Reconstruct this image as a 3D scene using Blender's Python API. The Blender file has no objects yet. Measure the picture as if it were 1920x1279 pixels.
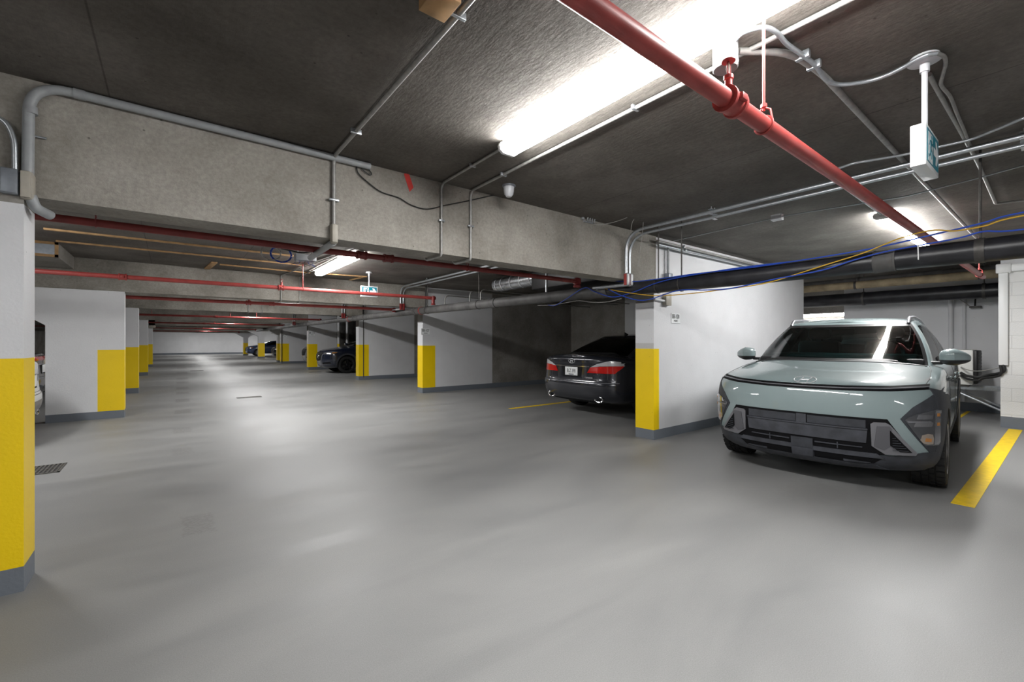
import bpy, bmesh, math, random
from mathutils import Vector, Matrix
from mathutils.bvhtree import BVHTree
from mathutils.geometry import delaunay_2d_cdt
random.seed(7)
SC = bpy.context.scene
COL = SC.collection
PI = math.pi
# ------------------------------------------------------------------ camera numbers
FPX, HGT, HOR = 822.0, 1.3, 641.5
YAW = math.atan2(638, 822)
SN, CS = math.sin(YAW), math.cos(YAW)


def at(px, py, X=None, Y=None, Z=None):
    """the place on a plane of the garage that shows at a point of the photograph"""
    a = (px - 960) / FPX
    b = (HOR - py) / FPX
    dx, dy = SN + CS * a, CS - SN * a
    d = X / dx if X is not None else (Y / dy if Y is not None else (Z - HGT) / b)
    return Vector((dx * d, dy * d, HGT + b * d))


# ------------------------------------------------------------------ materials
def new_mat(name):
    m = bpy.data.materials.new(name)
    m.use_nodes = True
    nt = m.node_tree
    b = nt.nodes['Principled BSDF']
    return m, nt, b


def N(nt, t, **kw):
    n = nt.nodes.new(t)
    for k, v in kw.items():
        if k in n.inputs:
            n.inputs[k].default_value = v
        else:
            setattr(n, k, v)
    return n


def simple(name, col, rough=.5, metal=0., coat=0., spec=.5, noise=0., nscale=30., bump=0., bscale=200.):
    m, nt, b = new_mat(name)
    b.inputs['Base Color'].default_value = (*col, 1)
    b.inputs['Roughness'].default_value = rough
    b.inputs['Metallic'].default_value = metal
    b.inputs['Coat Weight'].default_value = coat
    b.inputs['Coat Roughness'].default_value = .04
    b.inputs['Specular IOR Level'].default_value = spec
    tc = N(nt, 'ShaderNodeTexCoord')
    if noise:
        n = N(nt, 'ShaderNodeTexNoise', Scale=nscale, Detail=5.)
        nt.links.new(tc.outputs['Object'], n.inputs['Vector'])
        r = N(nt, 'ShaderNodeValToRGB')
        r.color_ramp.elements[0].position = .3
        r.color_ramp.elements[1].position = .7
        r.color_ramp.elements[0].color = (*[c * (1 - noise) for c in col], 1)
        r.color_ramp.elements[1].color = (*[min(1, c * (1 + noise * .6)) for c in col], 1)
        nt.links.new(n.outputs['Fac'], r.inputs['Fac'])
        nt.links.new(r.outputs['Color'], b.inputs['Base Color'])
    if bump:
        n = N(nt, 'ShaderNodeTexNoise', Scale=bscale, Detail=4.)
        nt.links.new(tc.outputs['Object'], n.inputs['Vector'])
        bp = N(nt, 'ShaderNodeBump', Strength=bump, Distance=.004)
        nt.links.new(n.outputs['Fac'], bp.inputs['Height'])
        nt.links.new(bp.outputs['Normal'], b.inputs['Normal'])
    return m


def emis(name, col, s):
    m, nt, b = new_mat(name)
    b.inputs['Base Color'].default_value = (*col, 1)
    b.inputs['Emission Color'].default_value = (*col, 1)
    b.inputs['Emission Strength'].default_value = s
    return m


def glass(name, tint, gloss=1.):
    m, nt, b = new_mat(name)
    nt.nodes.remove(b)
    out = nt.nodes['Material Output']
    tr = N(nt, 'ShaderNodeBsdfTransparent', Color=(*tint, 1))
    gl = N(nt, 'ShaderNodeBsdfGlossy', Roughness=.02)
    fr = N(nt, 'ShaderNodeFresnel', IOR=1.5)
    mu = N(nt, 'ShaderNodeMath', operation='MULTIPLY')
    mu.inputs[1].default_value = gloss
    mx = N(nt, 'ShaderNodeMixShader')
    nt.links.new(fr.outputs[0], mu.inputs[0])
    nt.links.new(mu.outputs[0], mx.inputs[0])
    nt.links.new(tr.outputs[0], mx.inputs[1])
    nt.links.new(gl.outputs[0], mx.inputs[2])
    nt.links.new(mx.outputs[0], out.inputs['Surface'])
    return m


def concrete(name, c0, c1, c2, scale=1., bump=.35, rough=.85, pits=True, seams=None, form=False):
    """cast concrete: cloudy tone, fine grain, bug holes, optional form seams every seams metres in x"""
    m, nt, b = new_mat(name)
    L = nt.links.new
    g = N(nt, 'ShaderNodeNewGeometry')
    n1 = N(nt, 'ShaderNodeTexNoise', Scale=1.3 * scale, Detail=6., Roughness=.62)
    L(g.outputs['Position'], n1.inputs['Vector'])
    r1 = N(nt, 'ShaderNodeValToRGB')
    e = r1.color_ramp.elements
    e[0].position, e[1].position = .32, .68
    e[0].color, e[1].color = (*c0, 1), (*c2, 1)
    mid = r1.color_ramp.elements.new(.5)
    mid.color = (*c1, 1)
    L(n1.outputs['Fac'], r1.inputs['Fac'])
    n2 = N(nt, 'ShaderNodeTexNoise', Scale=38. * scale, Detail=8., Roughness=.7)
    L(g.outputs['Position'], n2.inputs['Vector'])
    mr = N(nt, 'ShaderNodeMapRange')
    mr.inputs['From Min'].default_value, mr.inputs['From Max'].default_value = .3, .7
    mr.inputs['To Min'].default_value, mr.inputs['To Max'].default_value = .78, 1.16
    L(n2.outputs['Fac'], mr.inputs['Value'])
    mx = N(nt, 'ShaderNodeMix', data_type='RGBA', blend_type='MULTIPLY')
    mx.inputs['Factor'].default_value = 1
    L(r1.outputs['Color'], mx.inputs['A'])
    L(mr.outputs[0], mx.inputs['B'])
    col = mx.outputs['Result']
    h = n2.outputs['Fac']
    if pits:
        v = N(nt, 'ShaderNodeTexVoronoi', Scale=9.)
        L(g.outputs['Position'], v.inputs['Vector'])
        p = N(nt, 'ShaderNodeMapRange')
        p.inputs['From Min'].default_value, p.inputs['From Max'].default_value = .035, .07
        p.inputs['To Min'].default_value, p.inputs['To Max'].default_value = .35, 1
        L(v.outputs['Distance'], p.inputs['Value'])
        mp = N(nt, 'ShaderNodeMix', data_type='RGBA', blend_type='MULTIPLY')
        mp.inputs['Factor'].default_value = .8
        L(col, mp.inputs['A'])
        L(p.outputs[0], mp.inputs['B'])
        col = mp.outputs['Result']
    if form:
        # trowelled streaks along y and thin board seams
        mpn = N(nt, 'ShaderNodeMapping')
        mpn.inputs['Scale'].default_value = (9, 2.2, 9)
        L(g.outputs['Position'], mpn.inputs['Vector'])
        n3 = N(nt, 'ShaderNodeTexNoise', Scale=2.2, Detail=7., Roughness=.7)
        L(mpn.outputs[0], n3.inputs['Vector'])
        ad = N(nt, 'ShaderNodeMath', operation='MULTIPLY_ADD')
        ad.inputs[1].default_value = .8
        hm = N(nt, 'ShaderNodeMath', operation='MULTIPLY')
        hm.inputs[1].default_value = .4
        L(h, hm.inputs[0])
        L(n3.outputs['Fac'], ad.inputs[0])
        L(hm.outputs[0], ad.inputs[2])
        h = ad.outputs[0]
    if seams:
        sx = N(nt, 'ShaderNodeSeparateXYZ')
        L(g.outputs['Position'], sx.inputs[0])
        for ax, per, off in seams:
            a1 = N(nt, 'ShaderNodeMath', operation='ADD')
            a1.inputs[1].default_value = off
            L(sx.outputs[ax], a1.inputs[0])
            pp = N(nt, 'ShaderNodeMath', operation='PINGPONG')
            pp.inputs[1].default_value = per / 2
            L(a1.outputs[0], pp.inputs[0])
            s = N(nt, 'ShaderNodeMapRange')
            s.inputs['From Min'].default_value, s.inputs['From Max'].default_value = .002, .006
            s.inputs['To Min'].default_value, s.inputs['To Max'].default_value = .55, 1
            L(pp.outputs[0], s.inputs['Value'])
            ms = N(nt, 'ShaderNodeMix', data_type='RGBA', blend_type='MULTIPLY')
            ms.inputs['Factor'].default_value = 1
            L(col, ms.inputs['A'])
            L(s.outputs[0], ms.inputs['B'])
            col = ms.outputs['Result']
    L(col, b.inputs['Base Color'])
    bp = N(nt, 'ShaderNodeBump', Strength=bump, Distance=.012)
    L(h, bp.inputs['Height'])
    L(bp.outputs['Normal'], b.inputs['Normal'])
    b.inputs['Roughness'].default_value = rough
    b.inputs['Specular IOR Level'].default_value = .3
    return m


def painted(name, col, rough=.45, chips=None, pit=.5):
    """thick paint over concrete: small pits, faint streaks, optional chips down to concrete"""
    m, nt, b = new_mat(name)
    L = nt.links.new
    g = N(nt, 'ShaderNodeNewGeometry')
    n1 = N(nt, 'ShaderNodeTexNoise', Scale=2.5, Detail=5.)
    L(g.outputs['Position'], n1.inputs['Vector'])
    r1 = N(nt, 'ShaderNodeValToRGB')
    e = r1.color_ramp.elements
    e[0].position, e[1].position = .3, .7
    e[0].color = (*[c * .93 for c in col], 1)
    e[1].color = (*col, 1)
    L(n1.outputs['Fac'], r1.inputs['Fac'])
    v = N(nt, 'ShaderNodeTexVoronoi', Scale=7.)
    nz = N(nt, 'ShaderNodeTexNoise', Scale=25., Detail=3.)
    L(g.outputs['Position'], nz.inputs['Vector'])
    L(g.outputs['Position'], v.inputs['Vector'])
    p = N(nt, 'ShaderNodeMapRange')
    p.inputs['From Min'].default_value, p.inputs['From Max'].default_value = .02, .04
    p.inputs['To Min'].default_value, p.inputs['To Max'].default_value = 1 - pit, 1
    L(v.outputs['Distance'], p.inputs['Value'])
    mp = N(nt, 'ShaderNodeMix', data_type='RGBA', blend_type='MULTIPLY')
    mp.inputs['Factor'].default_value = 1
    L(r1.outputs['Color'], mp.inputs['A'])
    L(p.outputs[0], mp.inputs['B'])
    L(mp.outputs['Result'], b.inputs['Base Color'])
    n2 = N(nt, 'ShaderNodeTexNoise', Scale=60., Detail=5.)
    L(g.outputs['Position'], n2.inputs['Vector'])
    bp = N(nt, 'ShaderNodeBump', Strength=.25, Distance=.006)
    L(n2.outputs['Fac'], bp.inputs['Height'])
    L(bp.outputs['Normal'], b.inputs['Normal'])
    b.inputs['Roughness'].default_value = rough
    return m


def blockwork(name, col):
    m, nt, b = new_mat(name)
    L = nt.links.new
    g = N(nt, 'ShaderNodeNewGeometry')
    sx = N(nt, 'ShaderNodeSeparateXYZ')
    L(g.outputs['Position'], sx.inputs[0])
    cb = N(nt, 'ShaderNodeCombineXYZ')
    L(sx.outputs['Y'], cb.inputs['X'])
    L(sx.outputs['Z'], cb.inputs['Y'])
    br = N(nt, 'ShaderNodeTexBrick', Scale=1.)
    br.inputs['Brick Width'].default_value = .4
    br.inputs['Row Height'].default_value = .2
    br.inputs['Mortar Size'].default_value = .006
    br.inputs['Mortar Smooth'].default_value = .4
    br.inputs['Color1'].default_value = (*col, 1)
    br.inputs['Color2'].default_value = (*[c * .97 for c in col], 1)
    br.inputs['Mortar'].default_value = (*[c * .82 for c in col], 1)
    L(cb.outputs[0], br.inputs['Vector'])
    L(br.outputs['Color'], b.inputs['Base Color'])
    n2 = N(nt, 'ShaderNodeTexNoise', Scale=60., Detail=5.)
    L(g.outputs['Position'], n2.inputs['Vector'])
    ad = N(nt, 'ShaderNodeMath', operation='MULTIPLY_ADD')
    ad.inputs[1].default_value = -1.5
    L(br.outputs['Fac'], ad.inputs[0])
    L(n2.outputs['Fac'], ad.inputs[2])
    bp = N(nt, 'ShaderNodeBump', Strength=.35, Distance=.008)
    L(ad.outputs[0], bp.inputs['Height'])
    L(bp.outputs['Normal'], b.inputs['Normal'])
    b.inputs['Roughness'].default_value = .55
    return m


def floor_mat():
    m, nt, b = new_mat('floor_coating')
    L = nt.links.new
    g = N(nt, 'ShaderNodeNewGeometry')
    mpn = N(nt, 'ShaderNodeMapping')
    mpn.inputs['Scale'].default_value = (.5, 1.4, 1)
    mpn.inputs['Rotation'].default_value = (0, 0, .25)
    L(g.outputs['Position'], mpn.inputs['Vector'])
    n1 = N(nt, 'ShaderNodeTexNoise', Scale=1.1, Detail=7., Roughness=.6, Distortion=.6)
    L(mpn.outputs[0], n1.inputs['Vector'])
    r1 = N(nt, 'ShaderNodeValToRGB')
    e = r1.color_ramp.elements
    e[0].position, e[1].position = .3, .72
    e[0].color, e[1].color = (.20, .20, .20, 1), (.272, .27, .265, 1)
    L(n1.outputs['Fac'], r1.inputs['Fac'])
    n2 = N(nt, 'ShaderNodeTexNoise', Scale=220., Detail=4., Roughness=.7)
    L(g.outputs['Position'], n2.inputs['Vector'])
    mr = N(nt, 'ShaderNodeMapRange')
    mr.inputs['From Min'].default_value, mr.inputs['From Max'].default_value = .3, .7
    mr.inputs['To Min'].default_value, mr.inputs['To Max'].default_value = .80, 1.18
    L(n2.outputs['Fac'], mr.inputs['Value'])
    mx = N(nt, 'ShaderNodeMix', data_type='RGBA', blend_type='MULTIPLY')
    mx.inputs['Factor'].default_value = 1
    L(r1.outputs['Color'], mx.inputs['A'])
    L(mr.outputs[0], mx.inputs['B'])
    # the row of square tyre-print stains along the lane and a damp patch in front of the parked car
    sx = N(nt, 'ShaderNodeSeparateXYZ')
    L(g.outputs['Position'], sx.inputs[0])
    n3 = N(nt, 'ShaderNodeTexNoise', Scale=9., Detail=6., Roughness=.75)
    L(g.outputs['Position'], n3.inputs['Vector'])
    tot = None

    def mth(op, a, bb=None, c=None):
        k = N(nt, 'ShaderNodeMath', operation=op)
        for i, s in enumerate((a, bb, c)):
            if s is None:
                continue
            if isinstance(s, (int, float)):
                k.inputs[i].default_value = s
            else:
                L(s, k.inputs[i])
        return k.outputs[0]
    rects = [(.40, 27.5, .2, 1.0, .9), (.34, 23.2, .2, .8, .9), (.30, 19.5, .18, .6, .9), (.275, 17.6, .17, .5, .9), (.237, 15.45, .16, .42, .95), (.222, 14.0, .15, .35, .9),
             (.19, 12.2, .14, .38, .9), (.16, 10.24, .13, .3, .75), (.125, 8.1, .12, .26, .5), (.1, 6.55, .11, .22, .35), (.15, 3.85, .1, .22, .45)]
    for cx, cy, hx, hy, am in rects:
        dx = mth('DIVIDE', mth('ABSOLUTE', mth('SUBTRACT', sx.outputs['X'], cx)), hx)
        dy = mth('DIVIDE', mth('ABSOLUTE', mth('SUBTRACT', sx.outputs['Y'], cy)), hy)
        mm = mth('MAXIMUM', dx, dy)
        mm = mth('ADD', mm, mth('MULTIPLY', mth('SUBTRACT', n3.outputs['Fac'], .5), 1.1))
        k = N(nt, 'ShaderNodeMapRange')
        k.inputs['From Min'].default_value, k.inputs['From Max'].default_value = .8, 1.0
        k.inputs['To Min'].default_value, k.inputs['To Max'].default_value = am, 0
        L(mm, k.inputs['Value'])
        tot = k.outputs[0] if tot is None else mth('ADD', tot, k.outputs[0])
    n4 = N(nt, 'ShaderNodeTexNoise', Scale=42., Detail=3., Roughness=.6)
    L(g.outputs['Position'], n4.inputs['Vector'])
    tk = N(nt, 'ShaderNodeMapRange')
    tk.inputs['From Min'].default_value, tk.inputs['From Max'].default_value = .4, .6
    tk.inputs['To Min'].default_value, tk.inputs['To Max'].default_value = .25, 1.25
    L(n4.outputs['Fac'], tk.inputs['Value'])
    tot = mth('MULTIPLY', tot, tk.outputs[0])
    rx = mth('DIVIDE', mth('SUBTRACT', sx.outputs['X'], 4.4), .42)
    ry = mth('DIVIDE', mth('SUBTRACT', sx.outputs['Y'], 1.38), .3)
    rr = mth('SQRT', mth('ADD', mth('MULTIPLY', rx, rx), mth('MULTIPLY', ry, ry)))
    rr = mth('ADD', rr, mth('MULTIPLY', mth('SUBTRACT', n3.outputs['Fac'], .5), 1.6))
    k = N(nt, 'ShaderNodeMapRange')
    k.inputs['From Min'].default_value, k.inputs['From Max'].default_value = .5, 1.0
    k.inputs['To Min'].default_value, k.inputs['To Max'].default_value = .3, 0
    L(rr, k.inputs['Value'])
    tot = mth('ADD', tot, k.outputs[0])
    m2 = N(nt, 'ShaderNodeMix', data_type='RGBA')
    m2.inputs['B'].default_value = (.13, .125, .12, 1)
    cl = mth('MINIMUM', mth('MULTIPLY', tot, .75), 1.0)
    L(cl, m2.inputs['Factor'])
    L(mx.outputs['Result'], m2.inputs['A'])
    L(m2.outputs['Result'], b.inputs['Base Color'])
    rg = N(nt, 'ShaderNodeMapRange')
    rg.inputs['From Min'].default_value, rg.inputs['From Max'].default_value = .3, .7
    rg.inputs['To Min'].default_value, rg.inputs['To Max'].default_value = .42, .6
    L(n1.outputs['Fac'], rg.inputs['Value'])
    L(rg.outputs[0], b.inputs['Roughness'])
    bp = N(nt, 'ShaderNodeBump', Strength=.12, Distance=.002)
    L(n2.outputs['Fac'], bp.inputs['Height'])
    L(bp.outputs['Normal'], b.inputs['Normal'])
    return m


M = {
    'floor': floor_mat(),
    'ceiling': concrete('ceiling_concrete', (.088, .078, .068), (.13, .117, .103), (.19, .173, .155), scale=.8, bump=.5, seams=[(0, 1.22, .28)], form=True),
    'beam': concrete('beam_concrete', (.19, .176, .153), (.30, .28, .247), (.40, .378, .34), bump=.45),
    'raw': concrete('wall_concrete', (.20, .187, .168), (.27, .254, .23), (.34, .322, .295), bump=.25),
    'white': painted('white_wall_paint', (.74, .745, .765)),
    'primer': painted('grey_primer_patch', (.56, .55, .545)),
    'yellow': painted('yellow_column_paint', (.95, .66, .002), rough=.4, pit=.35),
    'base': painted('grey_base_paint', (.165, .185, .215), rough=.5, pit=.2),
    'block': blockwork('painted_blockwork', (.78, .775, .765)),
    'line': simple('yellow_line_paint', (.92, .62, .008), .55, noise=.12, nscale=14),
    'emt': simple('galvanised_steel', (.50, .53, .56), .33, metal=.75, noise=.12, nscale=40),
    'pvc': simple('grey_plastic_conduit', (.33, .345, .355), .45, noise=.12, nscale=20),
    'dullemt': simple('weathered_conduit', (.36, .355, .34), .5, metal=.35, noise=.2, nscale=25),
    'red': simple('red_pipe_paint', (.37, .058, .052), .42, noise=.22, nscale=9),
    'darkred': simple('dark_red_fitting', (.22, .02, .02), .45, noise=.2, nscale=30),
    'iron': simple('dusty_black_iron', (.10, .097, .095), .6, noise=.45, nscale=5, bump=.2, bscale=60),
    'tarpipe': simple('tarred_black_pipe', (.020, .020, .024), .38, noise=.6, nscale=6, bump=.3, bscale=40),
    'shadedred': simple('shaded_red_pipe_paint', (.20, .026, .024), .5, noise=.25, nscale=9),  # pipe red darkened to carry the shade under the near beam
    'black': simple('black_plastic', (.012, .012, .013), .45),
    'steel': simple('dark_steel', (.09, .085, .08), .5, metal=.5, noise=.25),
    'boxgrey': simple('steel_box_grey', (.23, .25, .28), .45, metal=.4, noise=.1),
    'beige': simple('beige_plastic', (.42, .39, .33), .5, noise=.06),
    'offwhite': simple('offwhite_enamel', (.80, .80, .77), .4, noise=.04),
    'whiteplastic': simple('white_plastic', (.84, .84, .84), .4),
    'wood': simple('raw_timber', (.42, .25, .11), .7, noise=.3, nscale=12),
    'bluecable': simple('blue_cable', (.012, .06, .42), .4),
    'yellowcable': simple('yellow_cable', (.62, .36, .02), .4),
    'graycable': simple('grey_cable', (.34, .33, .31), .5),
    'blackcable': simple('black_cable', (.015, .015, .015), .5),
    'foil': simple('foil_duct_wrap', (.55, .57, .60), .28, metal=.9, noise=.2, nscale=14, bump=1., bscale=25),
    'tan': simple('tan_pipe_lagging', (.34, .27, .17), .7, noise=.35, nscale=7),
    'lamp': emis('lamp_lens', (1., 1., .99), 70.),
    'lampside': emis('lamp_lens_side', (1., 1., .99), 38.),
    'can': simple('dull_steel_can', (.27, .27, .275), .5, noise=.1),
    'housing': simple('lamp_housing', (.8, .8, .8), .4),
    'redtape': simple('red_tape', (.62, .03, .02), .5),
    'green': simple('sign_teal', (.006, .22, .30), .35),
    'signwhite': simple('sign_white', (.85, .87, .88), .35),
    'plate': simple('sign_plate_grey', (.62, .63, .66), .4),
    'ink': simple('sign_ink', (.03, .03, .035), .5),
    'grate': simple('cast_grate', (.10, .095, .085), .6, metal=.4, noise=.3),
}


# ------------------------------------------------------------------ mesh building
class MB:
    def __init__(s):
        s.v, s.f, s.m, s.mats = [], [], [], []

    def mi(s, mat):
        if mat not in s.mats:
            s.mats.append(mat)
        return s.mats.index(mat)

    def add(s, verts, faces, mat):
        o = len(s.v)
        k = s.mi(mat)
        s.v += [tuple(p) for p in verts]
        s.f += [tuple(o + i for i in f) for f in faces]
        s.m += [k] * len(faces)
        return s

    def box(s, a, b, mat, faces='all'):
        x0, y0, z0 = a
        x1, y1, z1 = b
        vs = [(x0, y0, z0), (x1, y0, z0), (x1, y1, z0), (x0, y1, z0), (x0, y0, z1), (x1, y0, z1), (x1, y1, z1), (x0, y1, z1)]
        fs = [(3, 2, 1, 0), (4, 5, 6, 7), (0, 1, 5, 4), (1, 2, 6, 5), (2, 3, 7, 6), (3, 0, 4, 7)]
        return s.add(vs, fs, mat)

    def rbox(s, a, b, mat, r=.01, seg=2):
        bm = bmesh.new()
        bmesh.ops.create_cube(bm, size=1)
        c = [(p + q) / 2 for p, q in zip(a, b)]
        d = [abs(q - p) for p, q in zip(a, b)]
        for v in bm.verts:
            v.co = Vector([c[i] + v.co[i] * d[i] for i in range(3)])
        bmesh.ops.bevel(bm, geom=bm.edges[:], offset=min(r, min(d) * .45), segments=seg, affect='EDGES', profile=.5)
        bm.verts.index_update()
        s.add([v.co[:] for v in bm.verts], [[v.index for v in f.verts] for f in bm.faces], mat)
        bm.free()
        return s

    def tube(s, path, r, mat, seg=10, cap=True, rings=None):
        P = [Vector(p) for p in path]
        n = len(P)
        T = []
        for i in range(n):
            t = (P[min(i + 1, n - 1)] - P[max(i - 1, 0)])
            if t.length < 1e-9:
                t = Vector((0, 0, 1))
            T.append(t.normalized())
        u = Vector((0, 0, 1)) if abs(T[0].z) < .9 else Vector((1, 0, 0))
        u = (u - T[0] * u.dot(T[0])).normalized()
        vs, fs = [], []
        for i in range(n):
            u = (u - T[i] * u.dot(T[i]))
            u = u.normalized() if u.length > 1e-6 else T[i].orthogonal().normalized()
            w = T[i].cross(u)
            rr = r[i] if isinstance(r, (list, tuple)) else r
            for k in range(seg):
                a = 2 * PI * k / seg
                vs.append(P[i] + u * (math.cos(a) * rr) + w * (math.sin(a) * rr))
        for i in range(n - 1):
            for k in range(seg):
                k2 = (k + 1) % seg
                fs.append((i * seg + k, i * seg + k2, (i + 1) * seg + k2, (i + 1) * seg + k))
        if cap:
            fs.append(tuple(reversed(range(seg))))
            fs.append(tuple((n - 1) * seg + k for k in range(seg)))
        return s.add(vs, fs, mat)

    def lathe(s, prof, mat, origin=(0, 0, 0), axis='z', seg=24, close=False):
        """prof: (radius, height) pairs about the axis"""
        O = Vector(origin)
        vs, fs = [], []
        for r, h in prof:
            for k in range(seg):
                a = 2 * PI * k / seg
                c, d = r * math.cos(a), r * math.sin(a)
                p = {'z': (c, d, h), 'y': (d, h, c), 'x': (h, c, d)}[axis]
                vs.append(O + Vector(p))
        n = len(prof)
        for i in range(n - 1 if not close else n):
            j = (i + 1) % n
            for k in range(seg):
                k2 = (k + 1) % seg
                fs.append((i * seg + k, i * seg + k2, j * seg + k2, j * seg + k))
        return s.add(vs, fs, mat)

    def prism(s, poly, h0, h1, mat, plane='xy'):
        """poly extruded between h0 and h1 along the third axis"""
        def P(a, b, h):
            return {'xy': (a, b, h), 'xz': (a, h, b), 'yz': (h, a, b)}[plane]
        n = len(poly)
        vs = [P(a, b, h0) for a, b in poly] + [P(a, b, h1) for a, b in poly]
        fs = [tuple(reversed(range(n))), tuple(range(n, 2 * n))]
        fs += [(i, (i + 1) % n, n + (i + 1) % n, n + i) for i in range(n)]
        return s.add(vs, fs, mat)

    def build(s, name, parent=None, smooth=40, fix=True, **props):
        me = bpy.data.meshes.new(name)
        me.from_pydata(s.v, [], s.f)
        for mt in s.mats:
            me.materials.append(M[mt] if isinstance(mt, str) else mt)
        me.polygons.foreach_set('material_index', s.m)
        if fix:
            bm = bmesh.new()
            bm.from_mesh(me)
            bmesh.ops.recalc_face_normals(bm, faces=bm.faces[:])
            bm.to_mesh(me)
            bm.free()
        if smooth:
            me.polygons.foreach_set('use_smooth', [True] * len(me.polygons))
            me.set_sharp_from_angle(angle=math.radians(smooth))
        me.update()
        o = bpy.data.objects.new(name, me)
        COL.objects.link(o)
        if parent is not None:
            o.parent = parent
        for k, v in props.items():
            o[k] = v
        return o


def fillet(pts, r, n=6):
    """round the inner corners of a polyline"""
    P = [Vector(p) for p in pts]
    out = [P[0]]
    for i in range(1, len(P) - 1):
        a, b, c = P[i - 1], P[i], P[i + 1]
        d1, d2 = (a - b), (c - b)
        k = min(r, d1.length * .48, d2.length * .48)
        p, q = b + d1.normalized() * k, b + d2.normalized() * k
        for j in range(n + 1):
            t = j / n
            out.append(p * (1 - t) ** 2 + b * 2 * t * (1 - t) + q * t * t)
    out.append(P[-1])
    return out


def spline(pts, n=8):
    """Catmull-Rom through the points"""
    P = [Vector(p) for p in pts]
    P = [P[0] * 2 - P[1]] + P + [P[-1] * 2 - P[-2]]
    out = []
    for i in range(1, len(P) - 2):
        p0, p1, p2, p3 = P[i - 1:i + 3]
        for j in range(n):
            t = j / n
            out.append(.5 * ((2 * p1) + (p2 - p0) * t + (2 * p0 - 5 * p1 + 4 * p2 - p3) * t * t + (3 * p1 - p0 - 3 * p2 + p3) * t ** 3))
    out.append(P[-2])
    return out


def thing(name, label, cat, loc=(0, 0, 0), rotz=0., group=None):
    o = bpy.data.objects.new(name, None)
    o.empty_display_size = .1
    COL.objects.link(o)
    o.location = loc
    o.rotation_euler = (0, 0, rotz)
    o['label'], o['category'] = label, cat
    if group:
        o['group'] = group
    return o


def tag(o, label, cat, group=None):
    o['label'], o['category'] = label, cat
    if group:
        o['group'] = group
    return o


def copy_tree(o, parent=None):
    c = o.copy()
    COL.objects.link(c)
    if parent is not None:
        c.parent = parent
    for ch in list(o.children):
        copy_tree(ch, c)
    return c


def text_mesh(name, body, size, mat, parent, loc, rot, ax='CENTER', depth=.001, scale=(1, 1, 1)):
    cu = bpy.data.curves.new(name, 'FONT')
    cu.body = body
    cu.size = size
    cu.align_x = ax
    cu.align_y = 'CENTER'
    cu.extrude = depth
    t = bpy.data.objects.new(name, cu)
    COL.objects.link(t)
    bpy.context.view_layer.update()
    me = bpy.data.meshes.new_from_object(t.evaluated_get(bpy.context.evaluated_depsgraph_get()))
    bpy.data.objects.remove(t)
    bpy.data.curves.remove(cu)
    me.name = name
    me.materials.clear()
    me.materials.append(M[mat] if isinstance(mat, str) else mat)
    o = bpy.data.objects.new(name, me)
    COL.objects.link(o)
    o.parent = parent
    o.location = loc
    o.rotation_euler = rot
    o.scale = scale
    return o


# ================================================================== BUILDING
CEIL = 2.70
XR = 5.05          # lane face of the right-hand walls
S = dict(kind='structure')


def slab(name, a, b, mat, label=None, **kw):
    o = MB().box(a, b, mat).build(name, smooth=0, kind='structure', **kw)
    if label:
        o['label'] = label
    return o


slab('floor', (-9.3, -8.2, -.2), (14.3, 57.7, 0), 'floor', 'pale grey coated concrete garage floor')
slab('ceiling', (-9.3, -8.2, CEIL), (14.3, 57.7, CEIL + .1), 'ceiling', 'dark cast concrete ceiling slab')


def grid_wall(name, x0, x1, y0, y1, z1, xc, zc, fn, label, flare=None):
    """a wall or pier whose faces are split where the paint changes; fn(face, x, z) names the paint"""
    mb = MB()
    xs = sorted({x0, x1, *[x for x in xc if x0 < x < x1]})
    zs = sorted({0, z1, *[z for z in zc if 0 < z < z1]})
    for a, b in zip(xs[:-1], xs[1:]):
        for c, d in zip(zs[:-1], zs[1:]):
            mx, mz = (a + b) / 2, (c + d) / 2
            mb.add([(a, y0, c), (b, y0, c), (b, y0, d), (a, y0, d)], [(0, 1, 2, 3)], fn('front', mx, mz))
            mb.add([(a, y1, c), (b, y1, c), (b, y1, d), (a, y1, d)], [(3, 2, 1, 0)], fn('back', mx, mz))
    for c, d in zip(zs[:-1], zs[1:]):
        mz = (c + d) / 2
        mb.add([(x0, y0, c), (x0, y1, c), (x0, y1, d), (x0, y0, d)], [(3, 2, 1, 0)], fn('left', x0, mz))
        mb.add([(x1, y0, c), (x1, y1, c), (x1, y1, d), (x1, y0, d)], [(0, 1, 2, 3)], fn('right', x1, mz))
    mb.add([(x0, y0, z1), (x1, y0, z1), (x1, y1, z1), (x0, y1, z1)], [(0, 1, 2, 3)], 'raw')
    for poly in flare or []:
        mb.prism(poly, y0, y1, 'white', plane='xz')
    return mb.build(name, smooth=0, fix=False, kind='structure', label=label)


def left_paint(x1, ztop=9., yel=1.21):
    def fn(face, x, z):
        if z < .13:
            return 'base'
        if z > ztop:
            return 'raw'
        if z < yel and (face in ('left', 'right') or x > x1 - .34):
            return 'yellow'
        return 'white'
    return fn


LEFTS = [(3.37, -.61, 2.075, 1.215), (10.09, -.645, 2.17, 1.17), (14.70, -.67, 2.17, 1.17), (22.2, -.73, 2.17, 1.18), (29.7, -.79, 2.17, 1.19)]
LAB = ['white and yellow concrete column standing nearest, at the left edge', 'white pier with a wide face and one yellow corner band, second along the left of the lane', 'third pier along the left of the lane, mostly yellow below', 'fourth pier along the left of the lane', 'farthest pier along the left of the lane, with a beige box at its top']
for i, (y, x1, zt, yel) in enumerate(LEFTS):
    fl = [[(x1 - .95, 1.57), (x1 - .95, zt), (x1 - 1.75, zt), (x1 - 1.75, zt - .06)]]
    grid_wall('column', x1 - .95, x1, y, y + .23, zt, [x1 - .34], [.13, yel, 2.02], left_paint(x1, 2.02 if i == 0 else 9, yel), LAB[i], fl)


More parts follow.
